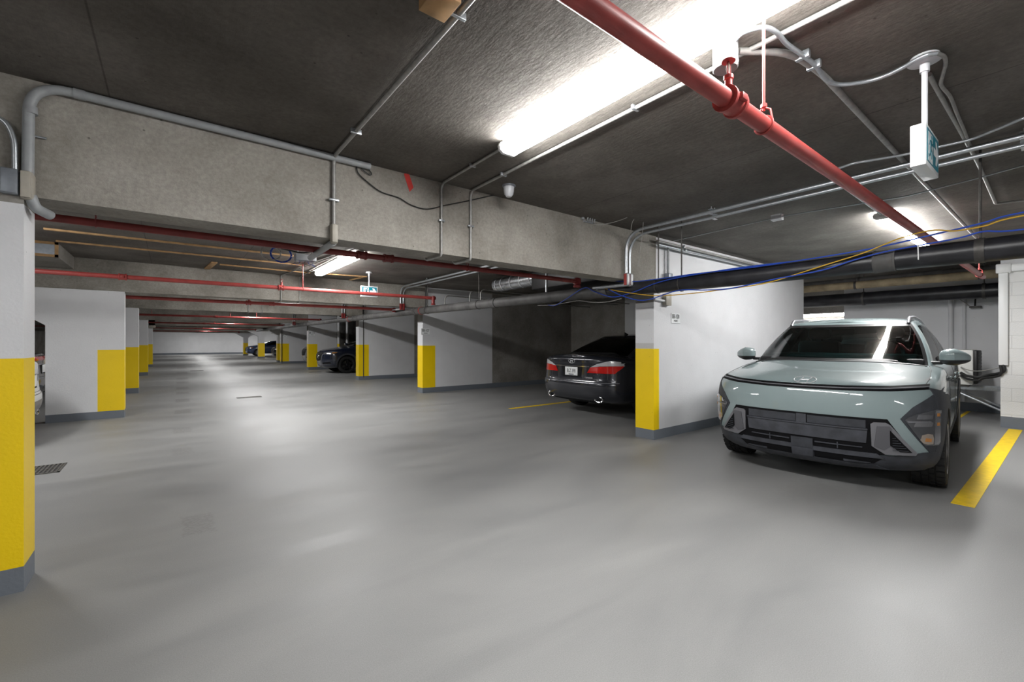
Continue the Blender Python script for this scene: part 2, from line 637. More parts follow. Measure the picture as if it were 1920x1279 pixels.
def right_paint(xw, yw=.33, yel=1.21, zsplit=1.83, primer=False):
    def fn(face, x, z):
        if z < .13:
            return 'base'
        if face == 'left' and z > zsplit:
            return 'raw'
        if z < yel and (face == 'left' or x < XR + yw):
            return 'yellow'
        if primer and face == 'left' and z < 1.285:
            return 'primer'
        if face in ('front', 'left') and x < xw:
            return 'white'
        return 'raw'
    return fn


RIGHTS = [(3.44, 10.25, 10.3, .12), (10.22, 10.40, 7.22, .36), (15.05, 10.40, 7.1, .35), (22.05, 10.40, 6.4, .40), (29.45, 10.40, 8.2, .45)]
LABR = ['white partition wall beside the teal car, yellow corner toward the lane', 'partition wall left of the dark sedan, white by the lane and bare concrete deeper in', 'partition wall between the dark sedan bay and the navy car, white by the lane', 'partition wall beyond the navy car, yellow corner and a stencilled plate', 'farthest partition wall on the right side of the lane']
for i, (y, x1, xw, yw) in enumerate(RIGHTS):
    xs = XR if i < 4 else 5.2
    grid_wall('partition_wall', xs, x1, y, y + .29, CEIL, [xs + yw, xw], [.13, 1.21, 1.285, 1.83], right_paint(xw, yw=yw, primer=i == 0), LABR[i])
# free columns with splayed heads deep in the garage
for y, x0, x1, lb in ((31.4, 5.35, 5.75, 'slim column with a splayed head just beyond the farthest partition wall'), (40.3, 5.5, 5.95, 'slim white and yellow column with a splayed head, between two parked cars'), (49.6, 5.5, 5.9, 'most distant slim column with a splayed head, before the blue car')):
    fl = [[(x0, 1.75), (x0, 2.17), (x0 - .7, 2.17)], [(x1, 1.75), (x1 + .7, 2.17), (x1, 2.17)]]
    grid_wall('column', x0, x1, y, y + .4, 2.17, [], [.13, 1.21], lambda f, x, z: 'base' if z < .13 else ('yellow' if z < 1.21 else 'white'), lb, fl)

BEAMS = [(3.42, 2.075), (10.12, 2.17), (14.75, 2.17), (22.1, 2.17), (29.5, 2.17), (31.45, 2.17), (40.35, 2.17), (49.65, 2.17)]
BL = ['nearest cast concrete beam across the lane', 'second cast concrete beam, behind the far exit sign', 'third beam across the lane', 'fourth beam across the lane', 'fifth beam across the lane', 'sixth beam across the lane', 'seventh beam across the lane', 'last beam before the end wall']
for (y, zb), lb in zip(BEAMS, BL):
    xe = XR + .02 if y < 30 else 10.4
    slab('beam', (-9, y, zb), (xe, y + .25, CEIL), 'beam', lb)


def two_tone(name, a, b, mat, label=None, hb=.16):
    """a wall with the grey painted foot band"""
    mb = MB().box((a[0], a[1], hb), b, mat)
    mb.box(a, (b[0], b[1], hb), 'base')
    o = mb.build(name, smooth=0, kind='structure')
    if label:
        o['label'] = label
    return o


two_tone('wall_back', (-9, 57.4, 0), (14, 57.6, CEIL), 'white', 'white end wall far down the lane')
two_tone('wall_left', (-9.2, -8, 0), (-9, 57.4, CEIL), 'raw')
two_tone('wall_front', (-9, -8.1, 0), (14, -7.9, CEIL), 'white')
mbw = MB()
mbw.box((10.4, 3.75, .16), (10.55, 8.05, CEIL), 'white').box((10.4, 8.05, .16), (10.55, 57.4, CEIL), 'raw').box((10.4, 3.75, 0), (10.55, 57.4, .16), 'base')
mbw.build('wall_right', smooth=0, kind='structure', label='concrete back wall of the right-hand parking bays')
two_tone('wall_recess', (11.9, -.6, 0), (12.05, 3.2, CEIL), 'white', 'white wall of the recess behind the teal car')
two_tone('wall_corridor', (14, -8, 0), (14.2, 57.4, CEIL), 'raw')
mbb = MB()
mbb.box((10.0, -8, .17), (10.2, .715, 2.46), 'block').box((10.0, -8, 0), (10.2, .715, .17), 'base').box((10.0, -8, 2.46), (10.2, .715, CEIL), 'white')
mbb.build('wall_block', smooth=0, kind='structure', label='white painted blockwork wall at the right edge')
two_tone('wall_recess_side', (10.2, -.6, 0), (11.9, -.45, CEIL), 'white')
# dropped lintel over the recess mouth
slab('lintel', (12.5, 3.2, at(1585, 586, X=13.1).z - .03), (12.7, 9, CEIL), 'raw', 'concrete lintel over the dark passage behind the teal car')

# painted bay lines
mb = MB().box((4.97, .49, .0), (9.9, .625, .003), 'line')
tag(mb.build('bay_line', smooth=0), 'bold yellow bay line on the floor right of the teal car', 'road marking')
mb = MB().box((5.2, 6.72, .0), (9.8, 6.82, .003), 'line')
tag(mb.build('bay_line', smooth=0), 'worn yellow bay line beside the dark sedan', 'road marking')
mb = MB().box((10.35, 1.22, .0), (11.8, 1.27, .003), 'line')
tag(mb.build('bay_line', smooth=0), 'thin yellow line on the floor under the air conditioner', 'road marking')
mb = MB().box((5.9, 33.8, .0), (8.5, 33.9, .003), 'line')
tag(mb.build('bay_line', smooth=0), 'faint yellow bay line far down the lane, before the slim columns', 'road marking')


def grate(x, y, w, d, label):
    t = thing('floor_drain', label, 'drain', (x, y, 0))
    f = MB()
    f.box((-w / 2, -d / 2, 0), (w / 2, -d / 2 + .02, .006), 'grate').box((-w / 2, d / 2 - .02, 0), (w / 2, d / 2, .006), 'grate')
    f.box((-w / 2, -d / 2, 0), (-w / 2 + .02, d / 2, .006), 'grate').box((w / 2 - .02, -d / 2, 0), (w / 2, d / 2, .006), 'grate')
    f.build('frame', t, smooth=0)
    MB().box((-w / 2 + .02, -d / 2 + .02, .0005), (w / 2 - .02, d / 2 - .02, .0015), 'black').build('sump', t, smooth=0)
    g = MB()
    n = int(w / .03)
    for i in range(1, n):
        g.box((-w / 2 + w * i / n - .007, -d / 2 + .02, .0015), (-w / 2 + w * i / n + .007, d / 2 - .02, .006), 'grate')
    g.box((-w / 2 + .02, -.008, .0015), (w / 2 - .02, .008, .0055), 'grate')
    g.build('grille', t, smooth=0)


dr_ = at(121, 877, Z=0)
grate(dr_.x - .26, dr_.y + .02, .5, .42, 'dark iron floor drain near the nearest left column')
grate(1.44, 11.95, .5, .22, 'small floor drain in the middle of the lane')
grate(4.9, 20.2, .5, .22, 'distant floor drain before the navy car')
grate(.9, 24.5, .5, .22, 'distant floor drain near the left piers')

# ================================================================== LAMPS


def lamp(name, label, c, L, axis, z=CEIL):
    """a batten: steel back tray on the slab and a shallow glowing lens under it"""
    t = thing(name, label, 'ceiling light', (c[0], c[1], z), 0 if axis == 'y' else PI / 2, 'fluorescent battens')
    MB().rbox((-.05, -L / 2, -.022), (.05, L / 2, 0), 'housing', .004).build('housing', t)
    pr = [(-.066, -.026), (-.076, -.045), (-.071, -.070), (-.045, -.088), (.045, -.088), (.071, -.070), (.076, -.045), (.066, -.026)]
    ln, y0_, y1_ = MB(), -L / 2 + .012, L / 2 - .012
    for q in range(7):
        (a0, c0), (a1, c1) = pr[q], pr[q + 1]
        ln.add([(a0, y0_, c0), (a0, y1_, c0), (a1, y1_, c1), (a1, y0_, c1)], [(0, 1, 2, 3)], 'lamp' if q in (2, 3, 4) else 'lampside')
    for yy in (y0_, y1_):
        ln.add([(a0, yy, c0) for a0, c0 in pr], [tuple(range(8))], 'housing')
    ln.build('lens', t, smooth=0)
    for s in (-1, 1):
        MB().prism([(-.068, -.02), (-.080, -.045), (-.074, -.072), (-.047, -.091), (.047, -.091), (.074, -.072), (.080, -.045), (.068, -.02)], s * L / 2 - .012, s * L / 2 + .012, 'whiteplastic', 'xz').build('end_cap', t, smooth=0)
    return t


P1 = at(948, 276, Z=2.66)
lamp('batten_light', 'large glowing strip light nearest overhead', (P1.x + .02, P1.y - 1.22), 2.44, 'y')
P2 = at(592, 512, Z=2.66)
lamp('batten_light', 'strip light beyond the first beam, left of the far exit sign', (2.3, P2.y - 1.22), 2.44, 'y')
lamp('batten_light', 'strip light above the teal car, partly behind the black drain pipe', (7.2, 1.27), 2.44, 'x')
lamp('batten_light', 'strip light glowing in the passage behind the teal car', (13.2, 4.6), 2.4, 'y', at(1585, 587, X=13.1).z + .03)
zl_ = at(1585, 587, X=13.1).z + .03
tag(MB().tube([(13.2, 3.7, zl_), (13.2, 3.7, CEIL)], .006, 'steel', 8).build('hanger_rod'), 'thin rod holding the passage strip light, nearer end', 'rod')
tag(MB().tube([(13.2, 5.5, zl_), (13.2, 5.5, CEIL)], .006, 'steel', 8).build('hanger_rod'), 'thin rod holding the passage strip light, farther end', 'rod')
lamp('batten_light', 'strip light over the lane behind the viewpoint', (1.9, -4.2), 2.44, 'y')
lamp('batten_light', 'unseen strip light left of the viewpoint, added to brighten the nearest column', (-3.6, -1.6), 2.44, 'x')  # extra lamp out of view, added to lift the light on the left column
lamp('batten_light', 'unseen strip light behind the nearest column, added to brighten the second left pier', (-2.05, 6.7), 1.5, 'y')  # added fill lamp out of frame, for the second pier and left floor
for y in (12.4, 18.6, 26, 35.5, 45, 53.5):
    lamp('batten_light', 'strip light over the lane deep in the garage, between far beams', (2.3, y), 2.44, 'y')
for y in (35.5, 53.5):
    lamp('batten_light', 'strip light over the far right bays', (7.5, y), 2.44, 'y')


# ================================================================== PIPES, CONDUITS, CABLES


def ring(mb, x, y, z, r, w, mat, axis='x', seg=20):
    mb.lathe([(r * .9, -w / 2), (r, -w / 2), (r, w / 2), (r * .9, w / 2)], mat, (x, y, z), axis, seg)


def red_pipe(label, Y, z, x0, x1, r=.03, couplings=(), hangers=(), heads=(), drop=None, col='red'):
    t = tag(MB().tube([(x0, Y, z), (x1, Y, z)], r, col, 16).build('sprinkler_pipe'), label, 'pipe', 'red sprinkler pipes')
    for x in couplings:
        mb = MB()
        mb.lathe([(r, -.045), (r * 1.5, -.045), (r * 1.5, -.03), (r * 1.3, -.028), (r * 1.3, .028), (r * 1.5, .03), (r * 1.5, .045), (r, .045)], col, (x, Y, z), 'x', 18)
        mb.rbox((x - .02, Y - r * 1.75, z - .012), (x + .02, Y - r * 1.2, z + .012), col, .004)
        mb.build('coupling', t)
    for x in hangers:
        mb = MB()
        for k in range(1):
            pts = [(x, Y + math.cos(a) * r * 1.12, z + math.sin(a) * r * 1.12) for a in [PI * 2 * q / 20 - PI * 1.5 for q in range(21)]]
            mb.tube(pts, .0045, col, 6)
        mb.tube([(x, Y - r * 1.1, z + .005), (x, Y - r * .8, z + r * 1.8), (x, Y, z + r * 2.3), (x, Y + r * .8, z + r * 1.8), (x, Y + r * 1.1, z + .005)], .004, col, 6)
        mb.tube([(x, Y, z + r * 1.9), (x, Y, CEIL)], .006, col, 8)
        mb.lathe([(.002, 0), (.012, 0), (.012, .014), (.002, .014)], col, (x, Y, z + r * 2.3), 'z', 6)
        mb.build('hanger', t)
    for x in heads:
        mb = MB()
        mb.lathe([(.001, r), (.018, r), (.018, r + .02), (.013, r + .022), (.013, r + .045), (.017, r + .047), (.017, r + .06), (.001, r + .06)], col, (x, Y, z), 'z', 12)
        mb.build('outlet', t)
        mb = MB()
        mb.tube([(x, Y, z + r + .06), (x - .012, Y, z + r + .075), (x - .01, Y, z + r + .1), (x, Y, z + r + .112)], .003, 'darkred', 6)
        mb.tube([(x, Y, z + r + .06), (x + .012, Y, z + r + .075), (x + .01, Y, z + r + .1), (x, Y, z + r + .112)], .003, 'darkred', 6)
        mb.tube([(x, Y, z + r + .06), (x, Y, z + r + .11)], .0035, 'beige', 6)
        mb.lathe([(.001, r + .112), (.024, r + .112), (.024, r + .116), (.001, r + .116)], 'darkred', (x, Y, z), 'z', 14)
        mb.build('sprinkler_head', t)
    if drop:
        x, z2 = drop
        mb = MB()
        mb.lathe([(.001, z2), (.045, z2), (.05, z2 + .02), (.036, z2 + .03), (.036, z - .04), (.05, z - .035), (.05, z + .03), (.03, z + .045), (.001, z + .045)], 'darkred', (x, Y, 0), 'z', 16)
        mb.build('tee_fitting', t)
    return t


def pxX(px, Y):
    return at(px, 600, Y=Y).x


Y1 = .78
Z1 = HGT + 1.13 * Y1
red_pipe('large red sprinkler pipe crossing overhead closest to the viewpoint', Y1, Z1, -1.5, at(1843, 515, Y=Y1).x, .031,
         couplings=[pxX(1370, Y1)], hangers=[pxX(1432, Y1), pxX(1836, Y1)], heads=[pxX(1366, Y1)])
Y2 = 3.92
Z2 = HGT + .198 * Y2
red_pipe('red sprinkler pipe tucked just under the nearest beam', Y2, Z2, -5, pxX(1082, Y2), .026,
         couplings=[pxX(678, Y2), pxX(728, Y2)], hangers=[pxX(180, Y2), pxX(876, Y2)], drop=(pxX(1082, Y2), 2.0), col='shadedred')
Y3 = 8.5
red_pipe('bright red sprinkler pipe crossing in front of the far exit sign', Y3, HGT + .1113 * Y3, -6, 4.5, .033,
         couplings=[pxX(527, Y3), pxX(230, Y3)], hangers=[pxX(568, Y3)], heads=[pxX(528, Y3)], drop=(4.45, 2.1))
Y4 = 10.62
red_pipe('red sprinkler pipe along the far side of the second beam', Y4, HGT + .0774 * Y4, -6, 4.5, .033,
         couplings=[pxX(466, Y4), pxX(510, Y4)], heads=[pxX(467, Y4)], drop=(4.45, 2.06))
for Yk, c, lb in ((18.0, .0479, 'thin red sprinkler pipe beyond the third beam'), (25.0, .0346, 'thin red sprinkler pipe beyond the fourth beam'), (34.5, .0252, 'thin distant red sprinkler pipe past the fifth beam'), (44, .0199, 'most distant red sprinkler pipe before the end wall')):
    red_pipe(lb, Yk, HGT + c * Yk, -6, 4.6, .033, couplings=[1.2], hangers=[2.4, -.5], heads=[1.6], drop=(4.55, HGT + c * Yk - .12))

# ---- the long black drain pipe on the right of the lane
XP = 4.57
pts = [at(px, py, X=XP) for px, py in ((1915, 462), (1700, 485), (1300, 530), (1150, 545), (1000, 560.5), (740, 588), (560, 609.5))]
ypts = [(p.y, p.z) for p in pts]


def pipe_z(y):
    if y <= ypts[0][0]:
        return ypts[0][1]
    for (a, za), (b, zb) in zip(ypts[:-1], ypts[1:]):
        if y <= b:
            return za + (zb - za) * (y - a) / (b - a)
    return ypts[-1][1]


RP = .083
dp = tag(MB().tube([(XP, y, pipe_z(y)) for y in (-4, -1, .1, 1, 2, 3, 3.6, 4.5, 6, 8, 10, 12, 16, 22, 29, 34)], RP, 'iron', 24).build('drain_pipe'), 'long black iron drain pipe running down the right side of the lane', 'pipe')
for y in (.95, 3.85, 6.4, 9.6, 14, 20, 27):
    mb = MB()
    mb.lathe([(RP, -.07), (RP * 1.1, -.07), (RP * 1.13, -.06), (RP * 1.07, -.05), (RP * 1.07, .05), (RP * 1.13, .06), (RP * 1.1, .07), (RP, .07)], 'iron', (XP, y, pipe_z(y)), 'y', 24)
    mb.build('coupling', dp)
yh = at(1838, 430, X=XP).y
for y, w in ((yh, .05), (2.75, .012), (3.05, .012), (6.9, .014), (9.0, .014), (13, .014)):
    z = pipe_z(y)
    mb = MB()
    mb.lathe([(RP * 1.01, -w / 2), (RP * 1.08, -w / 2), (RP * 1.08, w / 2), (RP * 1.01, w / 2)], 'steel', (XP, y, z), 'y', 24)
    mb.tube([(XP, y, z + RP), (XP, y, CEIL)], .008, 'steel', 8)
    mb.build('hanger_strap', dp)
MB().tube([(XP, y, pipe_z(y)) for y in (-3.9, -1, .1, 1, 2, 3, 3.78)], RP * 1.012, 'tarpipe', 24).build('tarred_length', dp)
mb = MB()
for y in (9.3, 14.5):
    mb.lathe([(RP * 1.02, -.02), (RP * 1.1, -.02), (RP * 1.1, .02), (RP * 1.02, .02)], 'red', (XP, y, pipe_z(y)), 'y', 24)
mb.build('red_band', dp)


def cable(label, pts, r, mat, X=None, Y=None, Z=None, name='cable', group=None, n=6):
    P = [at(px, py, X=X, Y=Y, Z=Z) for px, py in pts]
    if pts[0][0] > 1950:
        P = [Vector((P[0].x, y_, P[1].z + dz_)) for y_, dz_ in ((-3.6, 0), (-2.4, -.02), (-1.4, .0), (-.5, .015))] + P[1:]
    return tag(MB().tube(spline(P, n), r, mat, 7).build(name), label, 'cable', group)


XC = XP - RP - .012
G = 'data cables along the drain pipe'
cable('upper blue cable running along the top of the black drain pipe', [(1960, 385), (1920, 398), (1840, 419), (1750, 440), (1650, 463), (1560, 479), (1420, 500), (1300, 514), (1250, 521), (1190, 528), (1150, 527)], .006, 'bluecable', X=XC, group=G)
cable('blue cable sagging below the black drain pipe on the right', [(1960, 428), (1920, 430), (1845, 434), (1800, 446), (1730, 459), (1660, 472), (1600, 488), (1540, 507), (1450, 524), (1370, 541), (1320, 544), (1270, 545), (1210, 563), (1170, 556), (1140, 542)], .006, 'bluecable', X=XC - .012, group=G)
cable('blue cable crossing over the drain pipe below the red conduit fittings', [(1480, 491), (1380, 503), (1280, 519), (1230, 531), (1190, 547), (1150, 557), (1115, 547), (1095, 540), (1060, 562), (1040, 573), (1028, 572)], .006, 'bluecable', X=XC - .004, group=G)
cable('yellow cable looping along the black drain pipe', [(1960, 392), (1920, 404), (1845, 424), (1790, 433), (1748, 432), (1690, 446), (1620, 474), (1560, 493), (1500, 512), (1440, 530), (1380, 540), (1280, 552), (1220, 554), (1160, 546), (1118, 538)], .005, 'yellowcable', X=XC - .008, group=G)
cable('thin grey cable hanging in loops beneath the drain pipe in the dark bay', [(1165, 560), (1140, 566), (1110, 567), (1085, 564), (1060, 568), (1035, 572), (1008, 573)], .004, 'graycable', X=XC + .03, group=G)
tag(MB().tube([at(1721, 455, X=XC - .02), at(1722, 487, X=XC - .02)], .004, 'whiteplastic', 7).build('cable_tie'), 'short white tie dangling from the drain pipe below the strip light', 'cable tie')

# ---- galvanised conduits that sweep down each beam at the right of the lane


def drops(Yf, zb, Ystart, labels, red_all):
    for k, (X, zt) in enumerate(((4.40, 2.645), (4.47, 2.605))):
        yf = Yf - .03
        path = [(X, Ystart, zt), (X, yf, zt), (X, yf, zb - .05)]
        c = tag(MB().tube(fillet(path, .26, 10), .019 - .003 * k, 'emt', 12).build('conduit'), labels[k], 'conduit', 'steel conduits beside the drain pipe')
        mb = MB()
        mb.rbox((X - .026, yf - .036, zb - .09), (X + .026, yf + .02, zb + .07), 'darkred' if red_all else 'emt', .012)
        f = mb.build('elbow_fitting', c)
        if not red_all:
            MB().rbox((X - .019, yf - .041, zb - .075), (X + .019, yf - .034, zb + .055), 'whiteplastic', .003).build('cover', f)
            MB().rbox((X - .030, yf - .03, zb - .08), (X - .024, yf + .01, zb + .06), 'red', .002).build('red_seal', f)
        mb = MB()
        mb.tube([(X, yf, zb - .07), (X, Yf + .5, zb - .06)], .017, 'emt', 10)
        mb.build('stub', c)
        mb = MB()
        for y in (Ystart + (yf - Ystart) * q for q in (.35, .78)):
            mb.box((X - .035, y - .016, zt - .024), (X + .035, y + .016, zt - .019), 'emt').box((X - .03, y - .02, zt + .018), (X + .03, y + .02, zt + .026), 'emt')
            mb.tube([(X, y, zt + .02), (X, y, CEIL)], .005, 'emt', 6)
        mb.build('strap', c)


drops(3.42, 2.075, -1.5, ['left steel conduit of the pair sweeping down the nearest beam by the drain pipe', 'right steel conduit of the pair sweeping down the nearest beam by the drain pipe'], False)
drops(10.12, 2.17, 3.75, ['left steel conduit with red elbow on the second beam', 'right steel conduit with red elbow on the second beam'], True)
drops(14.75, 2.17, 10.45, ['left steel conduit with red elbow on the third beam', 'right steel conduit with red elbow on the third beam'], True)
drops(22.1, 2.17, 15.1, ['left steel conduit with red elbow on the fourth beam', 'right steel conduit with red elbow on the fourth beam'], True)


def conduit(label, path, r=.0105, mat='dullemt', rad=.06, straps=(), name='conduit', cat='conduit', group=None, seg=10, n=6):
    c = tag(MB().tube(fillet(path, rad, n), r, mat, seg).build(name), label, cat, group)
    for p, ax in straps:
        mb = MB()
        w = r * 2.6
        d = {'x': (.008, w, r * 1.15), 'y': (w, .008, r * 1.15), 'z': (w, r * 1.15, .008)}[ax]
        mb.rbox([p[i] - d[i] for i in range(3)], [p[i] + d[i] for i in range(3)], 'emt', .002)
        mb.build('strap', c)
    return c


# three conduits that run along the ceiling and down the near beam
zc = CEIL - .017
YB = 3.42
for px, py, lab, rr, tail in ((750, 152, 'conduit along the ceiling left of the near strip light, dropping down the near beam', .0135, 'box'), (890, 308, 'thin conduit from the end of the near strip light down the beam', .0105, 'x'), (1330, 132, 'conduit right of the near strip light running down the beam beside it', .0115, 'x')):
    p = at(px, py, Z=zc)
    y0 = -1.2 if px != 890 else P1.y - .01
    x = p.x
    path = [(x, y0, zc), (x, YB - .018, zc), (x, YB - .018, 2.085), (x, YB - .012, 2.055), (x, 3.72, 2.055), (x, 3.72, CEIL - .02), (x, 4.6, CEIL - .02)]
    if tail == 'box':
        path = path[:2] + [(x, YB - .018, 2.14)]
    c = conduit(lab, path, rr, 'dullemt', .07, [((x, YB - .02, 2.36), 'z')] + [((x, yy, zc), 'y') for yy in (2.9, 1.6)])
    if tail == 'box':
        b = MB().rbox((x - .026, YB - .05, 2.03), (x + .026, YB - .002, 2.18), 'beige', .018).build('conduit_body', c)
        MB().rbox((x - .02, YB - .056, 2.04), (x + .02, YB - .048, 2.17), 'beige', .012).build('cover', b)
        MB().tube([(x, YB - .01, 2.045), (x, 4.1, 2.035)], .024, 'pvc', 12).build('stub', c)
wb = at(820, 12, Z=CEIL - .03)
tag(MB().rbox((wb.x - .06, wb.y - .09, CEIL - .045), (wb.x + .06, wb.y + .05, CEIL - .001), 'wood', .004).build('timber_block'), 'timber block on the ceiling beside the conduit at the top edge', 'timber')

# heavy grey plastic conduit on the near beam
yp = YB - .032
A = lambda px, py: at(px, py, Y=yp)
pa = [A(52, 345), A(57, 150), A(640, 294), A(694, 308.5)]
pa[1].x = pa[0].x + .005
for q in pa[1:]:
    q.z = CEIL - .028
c = conduit('thick grey plastic conduit bending along the top of the near beam', pa, .024, 'pvc', .16, [], 'plastic_conduit', n=9, seg=14)
for q in (A(145, 170), A(59, 210)):
    pass
mb = MB()
p, q = A(138, 158), A(160, 164)
p.z = q.z = CEIL - .028
mb.tube([p, q], .027, 'pvc', 14)
mb.build('sleeve', c)
p, q = A(58, 214), A(57, 200)
MB().tube([p, q], .027, 'pvc', 14).build('sleeve', c)
b0, b1 = A(38, 375), A(66, 325)
bx = MB().rbox((b0.x, YB - .075, b0.z), (b1.x, YB - .002, b1.z), 'beige', .02).build('conduit_body', c)
MB().rbox((b0.x + .008, YB - .082, b0.z + .008), (b1.x - .008, YB - .074, b1.z - .008), 'beige', .016).build('cover', bx)
xm = (b0.x + b1.x) / 2
MB().tube(fillet([(xm + .01, YB - .035, b0.z + .03), (xm + .025, YB - .03, b0.z - .03), (xm + .07, YB + .05, b0.z - .045)], .03), .025, 'pvc', 14).build('elbow', c)
mb = MB()
p = A(60, 252)
mb.tube([(p.x - .035, YB - .01, p.z), (p.x + .05, YB - .01, p.z)], .006, 'emt', 8)
mb.build('strap', c)
q0, q1 = A(5, 365), A(38, 323)
c2 = conduit('bare steel conduit curving down to a square steel box above the near column', [A(-60, 205), A(8, 222), A(27, 260), A(28, 326)], .0125, 'emt', .08)
bx = MB().rbox((q0.x, YB - .09, q0.z), (q1.x, YB - .005, q1.z), 'boxgrey', .006).build('junction_box', c2)
MB().rbox((q0.x + .004, YB - .094, q0.z + .004), (q1.x - .004, YB - .089, q1.z - .004), 'boxgrey', .003).build('cover', bx)
MB().tube([(q0.x, YB - .045, q1.z - .03), (q0.x - .5, YB - .045, q1.z - .02)], .0125, 'emt', 10).build('stub', c2)

# black cable hanging on the beam, red tape, bracket cluster
cable('black cable drooping across the face of the near beam', [(668, 309), (672, 325), (690, 342), (715, 360), (748, 371), (770, 384), (800, 392), (835, 385), (880, 376), (925, 366), (952, 362)], .0045, 'blackcable', Y=YB - .012)
cable('short coiled end of black cable at the top of the near beam', [(672, 308), (684, 312), (696, 324), (694, 328), (682, 320), (674, 310)], .0045, 'blackcable', Y=YB - .016)
tp = [at(px, py, Y=YB) for px, py in ((757, 326), (766, 324), (775, 352), (768, 360))]
tag(MB().prism([(p.x, p.z) for p in tp], YB - .004, YB - .0005, 'redtape', 'xz').build('tape_strip', smooth=0), 'strip of bright red tape on the near beam', 'tape')
pc = at(1103, 412, Y=YB - .03)
t = thing('cable_bracket', 'grey bracket with a cluster of clips high on the near beam', 'bracket', (pc.x, YB - .002, pc.z))
MB().rbox((-.09, -.03, -.01), (-.06, 0, .06), 'pvc', .005).rbox((-.06, -.02, -.03), (.10, 0, -.01), 'pvc', .004).build('plate', t)
for k in range(4):
    pts2 = [(-.04 + k * .038, -.03, .045), (-.025 + k * .038, -.045, .03), (-.03 + k * .038, -.045, -.005), (-.01 + k * .038, -.03, -.02)]
    MB().tube(spline(pts2, 5), .008, 'pvc', 8).build('clip', t)
# grey dome speaker on the ceiling by the beam
sp = at(954, 350, Z=CEIL - .01)
t = thing('dome_detector', 'small grey dome detector hanging at the ceiling by the near beam', 'detector', (sp.x, min(sp.y, YB - .12), CEIL))
MB().lathe([(.001, -.015), (.055, -.015), (.062, -.005), (.062, 0), (.001, 0)], 'boxgrey', (0, 0, 0), 'z', 24).build('base', t)
MB().lathe([(.001, -.105), (.025, -.10), (.040, -.08), (.046, -.05), (.048, -.015), (.001, -.015)], 'plate', (0, 0, 0), 'z', 24).build('dome', t)
cable('thin grey wire from the dome detector to the near beam', [(945, 353), (935, 354), (925, 357), (915, 362)], .003, 'graycable', Y=YB - .02)
# wires splayed from one ceiling hole
for i, (pts2, lb) in enumerate((([(1203, 391), (1188, 402), (1160, 414), (1130, 421), (1112, 421)], 'pale wire fanning left from the ceiling hole to the bracket'), ([(1204, 391), (1196, 403), (1186, 416), (1183, 432)], 'pale wire curling down from the ceiling hole'), ([(1206, 391), (1206, 420), (1203, 450), (1200, 470), (1196, 500)], 'pale wire hanging straight down from the ceiling hole'), ([(1209, 391), (1222, 403), (1240, 411), (1262, 413), (1280, 408)], 'pale wire fanning right from the ceiling hole to the conduits'))):
    cable(lb, pts2, .0035, 'graycable', Y=3.1, group='wires from the ceiling hole')
# ---- conduit to the overhead can and the exit sign
can = at(1360, 76, Z=CEIL)
t = thing('junction_can', 'white round steel can on the ceiling above the sprinkler coupling', 'junction box', (can.x, can.y, CEIL))
MB().lathe([(.001, -.135), (.05, -.135), (.054, -.131), (.054, -.004), (.054, 0), (.001, 0)], 'can', (0, 0, 0), 'z', 28).build('can', t)
mb = MB()
for k in range(4):
    mb.lathe([(.001, .053), (.005, .053), (.005, .0565), (.001, .0565)], 'steel', (0, 0, -.03 - .022 * k), 'y', 8)
mb.build('screws', t)
mb = MB()
mb.tube([(.05, 0, -.03), (.085, 0, -.03)], .015, 'emt', 10)
mb.tube([(.05, 0, -.07), (.085, -.01, -.07)], .016, 'emt', 10)
mb.build('connector', t)
zf = CEIL - .02
F = lambda px, py, z=zf: at(px, py, Z=z)
c = conduit('grey conduit from the white can running across the ceiling to the drain pipe', [F(1385, 96), F(1480, 97), F(1540, 137), F(1690, 298), F(1852, 468)], .016, 'dullemt', .12, [], n=8)
for px, py in ((1505, 104), (1526, 122)):
    p = F(px, py)
    MB().rbox((p.x - .012, p.y - .03, zf - .018), (p.x + .012, p.y + .03, zf + .018), 'emt', .003).build('strap', c)


def flex(label, pts2, r, z, mat='emt'):
    P = spline([at(px, py, Z=z) for px, py in pts2], 14)
    # ribbed armour: radius pulses along an evenly resampled path
    D = [0]
    for a, b in zip(P[:-1], P[1:]):
        D.append(D[-1] + (b - a).length)
    nn = int(D[-1] / .0045)
    Q, j = [], 0
    for i in range(nn):
        s = D[-1] * i / (nn - 1)
        while j < len(D) - 2 and D[j + 1] < s:
            j += 1
        f = (s - D[j]) / max(1e-9, D[j + 1] - D[j])
        Q.append(P[j].lerp(P[j + 1], f))
    return tag(MB().tube(Q, [r * (1.06 if i % 2 else .9) for i in range(nn)], mat, 8).build('flexible_conduit', smooth=60), label, 'conduit')


flex('ribbed flexible conduit looping from the white can to the near exit sign', [(1378, 75), (1395, 60), (1430, 51), (1455, 60), (1475, 82), (1500, 100), (1528, 122), (1548, 148), (1572, 158), (1612, 155), (1650, 146), (1690, 128), (1718, 112), (1738, 103), (1757, 100)], .0105, CEIL - .03)
flex('ribbed flexible conduit leaving the near exit sign toward the drain pipe', [(1757, 100), (1770, 106), (1773, 120), (1768, 140), (1765, 160), (1782, 182), (1795, 215), (1808, 245), (1818, 270), (1824, 282)], .0085, CEIL - .028, 'dullemt')
conduit('dark conduit on the ceiling behind the near exit sign', [F(1742, 140), F(1808, 258), F(1834, 306), F(1867, 382), F(1925, 375), Vector((F(1925, 375).x, -3.5, zf))], .012, 'dullemt', .03)
